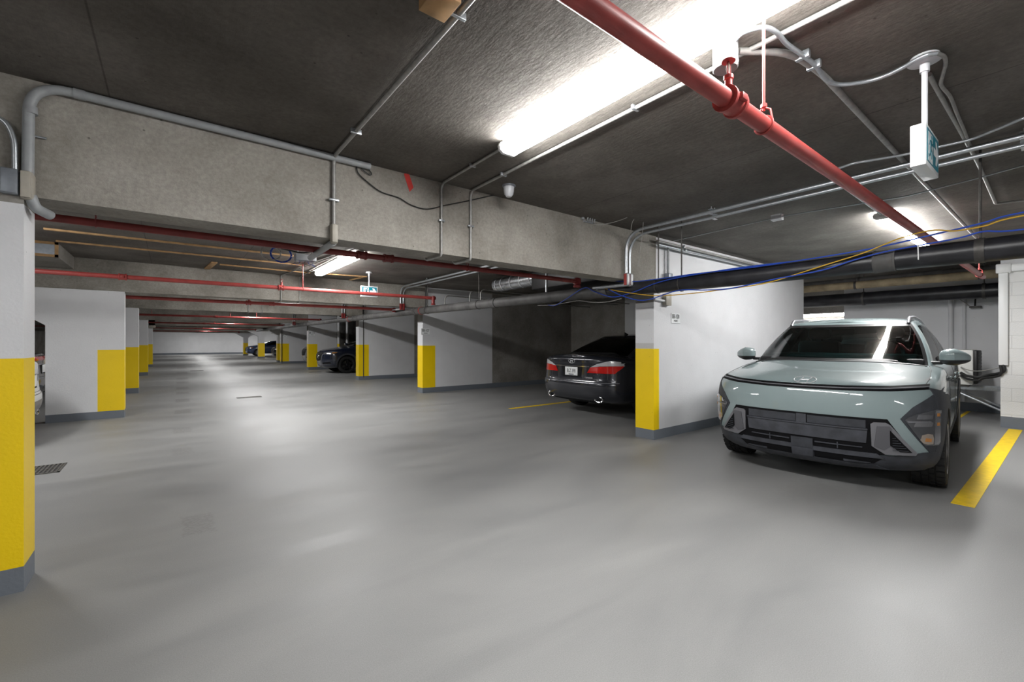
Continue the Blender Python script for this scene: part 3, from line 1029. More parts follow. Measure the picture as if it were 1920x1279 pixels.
# thin conduits on the right
Hh = lambda px, py, z: at(px, py, Z=z)
conduit('thin conduit on the ceiling branching to the strip light above the teal car', [Vector((Hh(1920, 221, 2.66).x + .05, -3.5, 2.66)), Hh(1920, 221, 2.66), Hh(1880, 238, 2.66), Hh(1820, 262, 2.66), Hh(1690, 291, 2.66), Hh(1600, 306, 2.66), Hh(1545, 325, 2.66), Hh(1652, 402, 2.66)], .0095, 'emt', .03)
p = at(1657, 408, Z=2.67)
tag(MB().rbox((p.x - .05, 1.27 - .05, 2.64), (p.x + .05, 1.27 + .05, CEIL - .001), 'offwhite', .008).build('light_feed_box'), 'small pale box feeding the strip light above the teal car', 'junction box')
wj = conduit('thin wire line with a small box crossing the ceiling before the strip light', [Vector((Hh(1920, 310, 2.60).x + .05, -3.5, 2.60)), Hh(1920, 310, 2.60), Hh(1830, 335, 2.60), Hh(1700, 368, 2.60), Hh(1600, 384, 2.60), Hh(1470, 405, 2.60), Hh(1350, 432, 2.60), Hh(1262, 452, 2.60)], .006, 'emt', .05)
p = at(1457, 408, Z=2.60)
MB().rbox((p.x - .035, p.y - .05, p.z - .03), (p.x + .035, p.y + .05, p.z + .03), 'plate', .004).build('junction_box', wj)
# pair along the top of the white partition
for k, (dz, lb) in enumerate(((0, 'upper conduit of the pair along the top of the white partition by the teal car'), (-.05, 'lower conduit of the pair along the top of the white partition by the teal car'))):
    z = 2.62 + dz
    conduit(lb, [(5.0, 3.36 - .02 * k, z), (9.5, 3.36 - .02 * k, z)], .016, 'emt' if k else 'dullemt', .05, [((5.6, 3.36 - .02 * k, z), 'x'), ((8.2, 3.36 - .02 * k, z), 'x')])
xv = at(1253, 480, Y=3.4).x
zb = at(1253, 515, Y=3.4).z
vb = conduit('short vertical conduit with a grey box on the white partition corner', [(xv, 3.405, 2.64), (xv, 3.405, zb)], .019, 'pvc')
MB().rbox((xv - .045, 3.36, zb - .07), (xv + .045, 3.439, zb + .015), 'boxgrey', .005).build('junction_box', vb)
z2 = at(1253, 562, Y=3.4).z
vb = tag(MB().rbox((xv - .075, 3.38, z2 - .08), (xv + .05, 3.439, z2 + .08), 'beige', .004).build('wall_box'), 'square beige box on the white partition just below the drain pipe', 'junction box')
MB().tube([(xv - .07, 3.41, z2 - .02), (XR - .03, 3.41, z2 - .01)], .016, 'whiteplastic', 10).build('conduit_stub', vb)

# ================================================================== EXIT SIGNS


def exit_sign(label, x, y, zt, zb, yb_stem, L=.30, D=.057):
    """two-faced running-man sign hung on a stem; the faces look along -y and +y"""
    t = thing('exit_sign', label, 'exit sign', (x, y, zb), 0, 'running man exit signs')
    h = zt - zb
    MB().rbox((-L / 2, -D / 2, 0), (L / 2, D / 2, h), 'signwhite', .004).build('housing', t)
    MB().lathe([(.012, h), (.012, h + .05), (.012, CEIL - zb - .05), (.012, CEIL - zb - .045), (.012, CEIL - zb)], 'plate', (0, 0, 0), 'z', 14).build('stem', t)
    mb = MB()
    top = CEIL - zb
    mb.lathe([(.001, top - .075), (.019, top - .075), (.019, top - .035), (.03, top - .03), (.066, top - .022), (.066, top - .018), (.055, top - .018), (.055, top), (.001, top)], 'plate', (0, 0, 0), 'z', 26)
    mb.build('ceiling_rose', t)
    f = -D / 2
    # panel area
    px0, px1, pz0, pz1 = -L / 2 + .018, L / 2 - .018, .022, h - .018
    pn = MB().box((px0, f - .0015, pz0), (px1, f, pz1), 'green').build('panel', t, smooth=0)
    hh = pz1 - pz0
    # white doorway
    dx0, dx1 = px0 + .025, px0 + .025 + hh * .62
    MB().box((dx0, f - .0022, pz0 + .004), (dx1, f - .0014, pz1 - .012), 'signwhite').build('doorway', pn, smooth=0)
    # running figure
    cx, cz, s = dx0 + hh * .34, pz0 + hh * .50, hh / 1.15
    mb = MB()

    def limb(pts2, w):
        for (a, b), (c, d) in zip(pts2[:-1], pts2[1:]):
            v = Vector((c - a, d - b))
            nrm = Vector((-v.y, v.x)).normalized() * w * .5
            poly = [(cx + s * (a + nrm.x), cz + s * (b + nrm.y)), (cx + s * (c + nrm.x), cz + s * (d + nrm.y)), (cx + s * (c - nrm.x), cz + s * (d - nrm.y)), (cx + s * (a - nrm.x), cz + s * (b - nrm.y))]
            mb.prism(poly, f - .0032, f - .002, 'green', 'xz')
            mb.prism([(cx + s * (c + math.cos(q) * w * .5), cz + s * (d + math.sin(q) * w * .5)) for q in [PI * k / 5 for k in range(10)]], f - .0032, f - .002, 'green', 'xz')
    mb.prism([(cx + s * (.12 + math.cos(q) * .075), cz + s * (.37 + math.sin(q) * .075)) for q in [PI * k / 8 for k in range(16)]], f - .0032, f - .002, 'green', 'xz')
    limb([(.06, .24), (-.03, -.04)], .15)
    limb([(-.02, -.04), (.15, -.14), (.10, -.36)], .09)
    limb([(-.04, -.04), (-.10, -.26), (-.30, -.34)], .09)
    limb([(.06, .24), (.22, .12), (.32, .18)], .065)
    limb([(.04, .24), (-.14, .20), (-.24, .06)], .065)
    mb.build('running_figure', pn, smooth=0)
    ax0 = dx1 + .018
    ax1 = px1 - .006
    zc2 = (pz0 + pz1) / 2
    w = hh * .12
    mid = ax0 + (ax1 - ax0) * .5
    poly = [(ax0, zc2 - w), (mid, zc2 - w), (mid - hh * .12, zc2 - hh * .38), (mid + hh * .12, zc2 - hh * .38), (ax1, zc2), (mid + hh * .12, zc2 + hh * .38), (mid - hh * .12, zc2 + hh * .38), (mid, zc2 + w), (ax0, zc2 + w)]
    bm = [(a, b) for a, b in poly]
    mb = MB()
    vs = [Vector((a, 0, b)) for a, b in bm]
    from mathutils.geometry import tessellate_polygon
    tri = tessellate_polygon([[Vector((a, b, 0)) for a, b in bm]])
    mb.add([(a, f - .0025, b) for a, b in bm], tri, 'signwhite')
    mb.build('arrow', pn, smooth=0, fix=False)
    return t


exit_sign('near exit sign box seen edge-on, hanging from the ceiling at the right', 2.92, .458, 2.325, 2.13, 0)
e2 = at(692, 510, Z=CEIL)
exit_sign('far exit sign with running figure and arrow, behind the bright red pipe', e2.x, e2.y, at(692, 537, Y=e2.y).z, at(692, 557, Y=e2.y).z, 0, L=.33)

# ================================================================== SECOND BAY CEILING
zt = CEIL - .0105


def strip(label, a, b, w=.05, h=.022):
    pa_, pb_ = at(*a, Z=zt), at(*b, Z=zt)
    d = (pb_ - pa_)
    t = math.atan2(d.y, d.x)
    L = d.length
    o = tag(MB().rbox((0, -w / 2, -h / 2), (L, w / 2, h / 2), 'wood', .002).build('timber_strip'), label, 'timber', 'timber strips on the second bay ceiling')
    o.location = pa_
    o.rotation_euler = (0, 0, t)
    return o


strip('longest timber strip on the ceiling beyond the near beam', (82, 429), (560, 481))
strip('second timber strip on the ceiling, behind the longest one', (105, 452), (566, 497), .04)
strip('timber strip nearest the second beam, left of the strip light', (412, 496), (582, 512), .05)
strip('timber strip running on to the right below the strip light', (600, 513), (688, 519), .05)
strip('short crosswise timber piece near the second beam', (388, 504), (402, 492), .09)
strip('short crosswise timber piece left of the far exit sign', (657, 525), (684, 519), .05)
# boxed duct with a timber frame
g0 = at(108, 482, Z=2.5)
xd = -1.27
tb = thing('ceiling_duct', 'boxed concrete-grey duct with a timber framed opening, by the near column', 'duct', (0, 0, 0))
MB().box((xd - .75, 8.80, 2.5), (xd, 10.12, CEIL), 'raw').build('casing', tb, smooth=0)
fm = MB()
fw = .035
for a, b in (((xd - .45, 8.77, 2.49), (xd + .01, 8.80, 2.49 + fw)), ((xd - .45, 8.77, CEIL - fw), (xd + .01, 8.80, CEIL)), ((xd - .45, 8.77, 2.49), (xd - .45 + fw, 8.80, CEIL)), ((xd - fw + .01, 8.77, 2.49), (xd + .01, 8.80, CEIL)), ((xd - .75, 8.78, 2.485), (xd - .45, 8.81, 2.52))):
    fm.box(a, b, 'wood')
fm.build('timber_frame', tb, smooth=0)
MB().box((xd - .42, 8.785, 2.525), (xd - .02, 8.798, CEIL - .03), 'boxgrey').build('grille', tb, smooth=0)
# junction box with cable coils
jb0 = at(572, 483, Z=2.58)
t = thing('junction_box', 'grey junction box with dangling wires on the ceiling beyond the near beam', 'junction box', (jb0.x, jb0.y, 2.52))
MB().rbox((-.14, -.09, 0), (.14, .09, .10), 'boxgrey', .006).build('box', t)
MB().rbox((-.14, -.094, .004), (.14, -.089, .096), 'plate', .003).build('cover', t)
mb = MB()
mb.tube([(-.1, 0, .1), (-.1, 0, CEIL - 2.52)], .008, 'emt', 8).tube([(.1, 0, .1), (.1, 0, CEIL - 2.52)], .008, 'emt', 8)
mb.build('bracket', t)
for k in range(7):
    a = -.13 + k * .042
    pts2 = [(a, -.02, .0), (a + random.uniform(-.05, .05), -.03, -.04), (a + random.uniform(-.1, .1), -.05, -.07), (a + random.uniform(-.08, .14), -.04, -.02 - random.random() * .05)]
    MB().tube(spline(pts2, 5), .0035, ['blackcable', 'bluecable', 'graycable'][k % 3], 6).build('wire', t)


def coil(label, px, py, R, mat, turns=4):
    c = at(px, py, Z=2.53)
    pts2 = []
    for i in range(turns * 20 + 1):
        a = 2 * PI * i / 20
        rr = R * (1 + .08 * math.sin(i * 1.7))
        pts2.append((c.x + rr * math.cos(a), c.y + .012 * math.sin(i * .31), c.z + rr * .85 * math.sin(a)))
    tag(MB().tube(pts2, .005, mat, 6).build('cable_coil'), label, 'cable')


coil('blue cable coil hanging beside the ceiling junction box', 527, 477, .13, 'bluecable')
coil('pale cable coil left of the blue one by the ceiling junction box', 508, 474, .12, 'graycable', 2)
cable('dark cable bundle from the coils to the junction box', [(527, 466), (545, 470), (565, 474), (590, 470), (610, 462)], .012, 'blackcable', Z=2.6)
# conduits on the second beam
for px, lb, e in ((527, 'thin conduit down the second beam, left of the pair', 6.2), (562, 'thin conduit down the second beam, right of the pair', 7.4)):
    x = at(px, 530, Y=10.1).x
    conduit(lb, [(x + (.4 if px == 527 else .0), e, zc), (x, 10.10, zc), (x, 10.10, 2.152), (x, 10.4, 2.150)], .0105, 'dullemt', .05)
for px, lb in ((466, 'thin conduit down the third beam, left of the pair'), (492, 'thin conduit down the third beam, right of the pair')):
    x = at(px, 575, Y=14.72).x
    conduit(lb, [(x, 11.2, zc), (x, 14.73, zc), (x, 14.73, 2.152), (x, 15.05, 2.150)], .0105, 'dullemt', .05)
# conduits bowing over the drain pipe in the dark bay
for px, lb, k in ((753, 'first arched conduit above the drain pipe left of the dark bay', 0), (838, 'arched conduit rising over the drain pipe, third along', 1), (885, 'arched conduit rising over the drain pipe near the foil duct', 2), (905, 'second arched conduit near the foil duct', 3)):
    b = at(px, 572, X=XP + .25)
    conduit(lb, [(XP + .2, b.y, 2.08), (XP + .2, b.y, 2.33), (XP + 1.9, b.y + .25, 2.335), (9.8, b.y + .3, 2.335)], .0125, 'dullemt', .2)
# foil wrapped duct and dark duct
fd = tag(MB().tube([(5.42, 7.5, 2.5), (5.42, 7.0, 2.5), (5.42, 6.5, 2.5), (5.42, 6.2, 2.5)], .14, 'foil', 20).build('foil_duct'), 'silver foil wrapped duct above the dark sedan bay', 'duct')
mb = MB()
for y in (6.3, 6.6, 6.9, 7.2, 7.4):
    mb.lathe([(.141, -.012), (.146, -.012), (.146, .012), (.141, .012)], 'plate', (5.42, y, 2.5), 'y', 20)
mb.build('band', fd)
tag(MB().rbox((5.22, 4.6, 2.26), (5.9, 6.15, 2.66), 'black', .02).build('air_duct'), 'black rectangular duct in the dark bay beside the foil duct', 'duct')
conduit('steel strut hanging beside the foil duct over the drain pipe', [(XP + .12, 5.15, CEIL), (XP + .12, 5.15, 2.04)], .018, 'emt', .05, name='strut', cat='bracket')
# poles in the navy car bay
for px, lb in ((635, 'left white pole with a yellow foot behind the navy car'), (651, 'right white pole with a yellow foot behind the navy car')):
    p = at(px, 640, Y=21.3)
    o = MB().tube([(p.x, 21.3, 1.22), (p.x, 21.3, 2.62)], .06, 'white', 14)
    o.tube([(p.x, 21.3, 0), (p.x, 21.3, 1.22)], .061, 'yellow', 14)
    tag(o.build('pole'), lb, 'pole')
p = at(643, 640, Y=21.6)
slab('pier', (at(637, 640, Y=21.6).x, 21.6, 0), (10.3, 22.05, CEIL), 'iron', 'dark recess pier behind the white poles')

# ================================================================== RIGHT CORNER
for X, z, r, mat, y0, y1, lb in ((10.75, 2.43, .075, 'tan', -.4, 8, 'tan lagged pipe high in the recess behind the teal car'), (11.3, 2.2, .13, 'tarpipe', -.4, 9, 'fat black pipe high on the recess wall behind the teal car'), (11.0, 2.56, .05, 'iron', -.4, 8, 'thinner dark pipe above the tan pipe in the recess')):
    o = tag(MB().tube([(X, y0, z), (X, 2, z), (X, y1, z)], r, mat, 18).build('service_pipe'), lb, 'pipe')
    for y in (1.0, 2.7):
        mb = MB()
        mb.lathe([(r * 1.01, -.02), (r * 1.08, -.02), (r * 1.08, .02), (r * 1.01, .02)], 'steel', (X, y, z), 'y', 18)
        mb.tube([(X, y, z + r), (X, y, CEIL)], .007, 'steel', 6)
        mb.build('hanger_strap', o)
for px, r, lb in ((1783, .04, 'thicker white vertical pipe on the recess wall'), (1808, .025, 'slim white vertical pipe on the recess wall')):
    y = at(px, 620, X=11.86).y
    tag(MB().tube([(11.9 - r, y, .17), (11.9 - r, y, 2.15)], r, 'white', 14).build('wall_pipe'), lb, 'pipe')
p = at(1828, 574, X=11.8)
t = thing('wall_camera', 'dark camera on a bracket high on the recess wall', 'camera', p)
MB().tube([(0, 0, 0), (.06, 0, .14), (.1, 0, .16)], .012, 'black', 8).build('bracket', t)
MB().rbox((-.06, -.09, -.035), (.03, .07, .0), 'steel', .01).build('body', t)
cable('white wire bowing across the recess wall to the camera', [(1775, 553), (1790, 556), (1805, 565), (1818, 574)], .008, 'graycable', X=11.8)
# white cover for the refrigerant lines
t = thing('pipe_cover', 'white plastic pipe cover turning down the edge of the blockwork wall', 'pipe cover', (0, 0, 0))
ytop = at(1890, 508, X=9.96)
MB().rbox((9.93, -2.5, 2.36), (9.996, .72, 2.47), 'whiteplastic', .012).build('duct', t)
MB().rbox((9.95, .635, .95), (9.996, .735, 2.36), 'whiteplastic', .01).build('downpipe', t)
MB().rbox((9.915, .60, 2.345), (9.996, .76, 2.485), 'whiteplastic', .015).build('corner_cap', t)
# air conditioner on a steel shelf
t = thing('shelf_bracket', 'grey steel shelf bracket under the air conditioner', 'shelf', (0, 0, 0))
for x in (10.62, 11.05):
    MB().box((x - .02, .72, .50), (x + .02, 1.85, .55), 'emt').build('rail', t, smooth=0)
    MB().tube([(x, .74, .18), (x, 1.35, .50)], .018, 'emt', 8).build('brace', t)
t = thing('air_conditioner', 'beige air conditioning unit with a black grille on a shelf behind the teal car', 'air conditioner', (10.55, 1.06, .55))
MB().rbox((0, 0, .03), (.56, .74, .62), 'offwhite', .015).build('casing', t)
MB().rbox((.04, -.05, .05), (.54, .01, .61), 'black', .02).build('fan_grille', t)
mb = MB()
for k in range(9):
    mb.box((.07, -.056, .10 + k * .055), (.51, -.05, .115 + k * .055), 'steel')
mb.build('louvre', t, smooth=0)
MB().rbox((-.008, .06, .50), (0, .22, .54), 'steel', .002).build('name_plate', t)
MB().rbox((-.03, .3, .04), (.0, .60, .36), 'offwhite', .008).build('valve_cover', t)
for x in (.06, .5):
    MB().rbox((x - .03, .05, 0), (x + .03, .57, .03), 'steel', .003).build('foot', t)
for k, (lb, z, mt, r) in enumerate((('thin white refrigerant line between the air conditioner and the pipe cover', .90, 'graycable', .008), ('thick black insulated line between the air conditioner and the pipe cover', .80, 'blackcable', .022), ('second black insulated line below the first, at the air conditioner', .75, 'blackcable', .018))):
    P = spline([(10.53, 1.2, z - .02), (10.45, 1.12, z - .06), (10.3, .98, z - .07), (10.1, .80 + .05 * k, z - .02), (9.975, .655 + .03 * k, z + .05), (9.972, .655 + .03 * k, .97)], 6)
    tag(MB().tube(P, r, mt, 9).build('refrigerant_line'), lb, 'pipe', 'refrigerant lines')

# ================================================================== SMALL SIGNS ON THE PARTITIONS


def bay_sign(label, x, z, y, lines, w=.15, h=.13):
    t = thing('bay_sign', label, 'sign', (x, y, z), 0, 'bay number plates')
    MB().box((-w / 2, -.003, -h / 2), (w / 2, 0, h / 2), 'signwhite').build('plate', t, smooth=0)
    e = MB()
    e.box((-w / 2, -.0045, -h / 2), (-w / 2 + .003, -.0025, h / 2), 'ink').box((-w / 2, -.0045, -h / 2), (w / 2, -.0025, -h / 2 + .003), 'ink')
    e.build('edge_line', t, smooth=0)
    text_mesh('lettering', lines[0], h * .62, 'ink', t, (0, -.004, h * .17), (PI / 2, 0, 0), scale=(.72, 1, 1))
    text_mesh('lettering', lines[1], h * .26, 'ink', t, (0, -.004, -h * .26), (PI / 2, 0, 0))
    return t


a, b = at(1258, 587, Y=3.44), at(1275, 607, Y=3.44)
bay_sign('small bay number plate on the white partition beside the teal car', (a.x + b.x) / 2, (a.z + b.z) / 2, 3.44, ('88-100', 'PRIVÉ'), b.x - a.x, a.z - b.z)
for y, (x0, y0, x1, y1), tx, lb in ((10.22, (790, 616, 806, 628), ('88-107', 'PRIVÉ'), 'bay number plate on the partition left of the dark sedan'), (22.05, (580, 622, 590, 630), ('88-109', 'PRIVÉ'), 'bay number plate on the partition beyond the navy car'), (29.45, (530, 626, 538, 632), ('88-110', 'PRIVÉ'), 'tiny bay number plate on the farthest partition')):
    a, b = at(x0, y0, Y=y), at(x1, y1, Y=y)
    bay_sign(lb, (a.x + b.x) / 2, (a.z + b.z) / 2, y, tx, b.x - a.x, a.z - b.z)
p = at(281, 606, Y=29.7)
tag(MB().rbox((-.79 - .18, 29.5, p.z - .25), (-.79 + .12, 29.7, p.z + .2), 'beige', .02).build('wall_box'), 'beige box at the top of the farthest pier on the left', 'junction box')
pv = at(1188, 655, X=5)
# thin conduit down the third partition
p = at(682, 640, Y=15.0)
tag(MB().tube([(p.x, 15.035, .1), (p.x, 15.035, 2.6)], .012, 'steel', 8).build('wall_conduit'), 'dark thin conduit down the partition between the dark sedan and the navy car', 'conduit')
p = at(528.5, 640, Y=29.4)
tag(MB().tube([(p.x, 29.42, .1), (p.x, 29.42, 2.6)], .02, 'steel', 8).build('wall_conduit'), 'dark thin conduit down the farthest partition', 'conduit')

# ================================================================== VEHICLES
M.update({
    'teal': simple('pale_teal_car_paint', (.24, .302, .308), .5, spec=.3, coat=1., noise=.03, nscale=3),
    'charcoalpaint': simple('charcoal_car_paint', (.022, .024, .032), .25, metal=.3, coat=1.),
    'navypaint': simple('navy_car_paint', (.008, .012, .028), .25, coat=1.),
    'bluepaint': simple('blue_car_paint', (.03, .05, .12), .25, coat=1.),
    'darkpaint': simple('black_car_paint', (.01, .01, .012), .25, coat=1.),
    'greypaint': simple('grey_car_paint', (.13, .13, .15), .3, coat=1.),
    'whitepaint': simple('white_car_paint', (.78, .78, .76), .3, coat=1.),
    'cladding': simple('dusty_grey_cladding', (.040, .043, .052), .62, noise=.3, nscale=12, bump=.15, bscale=300),
    'grilleblk': simple('grille_black', (.006, .006, .007), .6, spec=.12),
    'panelgrey': simple('dusty_bumper_panel', (.052, .055, .066), .6, noise=.4, nscale=10),
    'silver': simple('satin_silver_trim', (.25, .25, .27), .4, metal=.6),
    'chrome': simple('chrome', (.7, .7, .72), .12, metal=1.),
    'rubber': simple('tyre_rubber', (.014, .014, .015), .75, noise=.3, nscale=30),
    'alloy': simple('dark_alloy', (.30, .29, .28), .35, metal=.8),
    'alloyblk': simple('black_alloy', (.02, .02, .022), .35, metal=.6),
    'alloysilver': simple('silver_alloy', (.6, .6, .6), .35, metal=.7),
    'interior': simple('dark_interior', (.012, .012, .014), .7),
    'lampdark': simple('smoked_lamp_glass', (.06, .062, .068), .08, coat=1.),
    'lampclear': simple('lamp_reflector', (.30, .30, .32), .15, metal=.7, coat=1.),
    'clearlens': simple('clear_lens_plastic', (.50, .50, .52), .2, coat=1.),
    'brightwork': simple('pale_silver_badge', (.62, .62, .64), .35, metal=.35),
    'innersilver': simple('satin_silver_inner', (.16, .16, .175), .42, metal=.6),
    'glowlamp': simple('warm_lamp_reflector', (.40, .33, .27), .2, metal=.3, coat=1.),
    'amber': simple('amber_lens', (.50, .20, .04), .12, coat=1.),
    'taillamp': simple('red_tail_lens', (.55, .015, .012), .1, coat=1.),
    'windshield': glass('windscreen_glass', (.46, .80, .79), 1.0),
    'sideglass': glass('side_glass', (.55, .74, .71), 1.0),
    'darkglass': glass('tinted_glass', (.03, .033, .036), 1.0),
    'mud': simple('underbody', (.02, .02, .02), .8),
})


def lerp(tab, x):
    if x <= tab[0][0]:
        return tab[0][1]
    for (a, va), (b, vb) in zip(tab[:-1], tab[1:]):
        if x <= b:
            t = (x - a) / (b - a)
            return va + (vb - va) * t
    return tab[-1][1]


T = [0, .10, .2, .3, .4, .5, .59, .67, .75, .82, .88, .925, .96, .985, 1]


def half_plan(xf, xr, w, Lf, mf, Lr, mr, nS):
    out = []
    for t in T:
        out.append((xf + Lf * (1 - (1 - t ** mf) ** (1 / mf)), w * t))
    for i in range(1, nS):
        s = i / nS
        out.append((xf + Lf + (xr - Lr - xf - Lf) * s, w))
    for t in reversed(T):
        out.append((xr - Lr * (1 - (1 - t ** mr) ** (1 / mr)), w * t))
    return out


def loops(half_rows):
    """half loops (list of rows of (x,y,z)) mirrored to full rings; returns verts, faces, ring size"""
    n = len(half_rows[0])
    N2 = 2 * n - 2
    V, Fc = [], []
    for row in half_rows:
        V += [tuple(p) for p in row]
        V += [(x, -y, z) for x, y, z in reversed(row[1:-1])]
    for k in range(len(half_rows) - 1):
        for j in range(N2):
            j2 = (j + 1) % N2
            Fc.append((k * N2 + j, k * N2 + j2, (k + 1) * N2 + j2, (k + 1) * N2 + j))
    return V, Fc, N2


def fill(V, ring, n, zfun, us):
    """close a ring with strips across; ring = vertex indices, n = half count"""
    Fc = []
    N2 = len(ring)
    prev = [ring[0]]
    for j in range(1, n - 1):
        a, b = ring[j], ring[N2 - j]
        xa, ya, za = V[a]
        row = [a]
        for u in us:
            V.append((xa, ya * u, zfun(xa, u, za)))
            row.append(len(V) - 1)
        row.append(b)
        if len(prev) == 1:
            for p, q in zip(row[:-1], row[1:]):
                Fc.append((prev[0], p, q))
        else:
            for i in range(len(row) - 1):
                Fc.append((prev[i], row[i], row[i + 1], prev[i + 1]))
        prev = row
    for p, q in zip(prev[:-1], prev[1:]):
        Fc.append((p, ring[n - 1], q))
    return Fc


def mesh_obj(name, V, Fc, mats, mi=None):
    me = bpy.data.meshes.new(name)
    me.from_pydata(V, [], Fc)
    for m_ in mats:
        me.materials.append(M[m_])
    if mi:
        me.polygons.foreach_set('material_index', mi)
    bm = bmesh.new()
    bm.from_mesh(me)
    bmesh.ops.recalc_face_normals(bm, faces=bm.faces[:])
    bm.to_mesh(me)
    bm.free()
    o = bpy.data.objects.new(name, me)
    COL.objects.link(o)
    return o


def applied(o):
    """the object with its modifiers baked in"""
    bpy.context.view_layer.update()
    me = bpy.data.meshes.new_from_object(o.evaluated_get(bpy.context.evaluated_depsgraph_get()))
    old = o.data
    o.modifiers.clear()
    o.data = me
    bpy.data.meshes.remove(old)
    return o


def smooth(o, ang=40):
    me = o.data
    me.polygons.foreach_set('use_smooth', [True] * len(me.polygons))
    me.set_sharp_from_angle(angle=math.radians(ang))


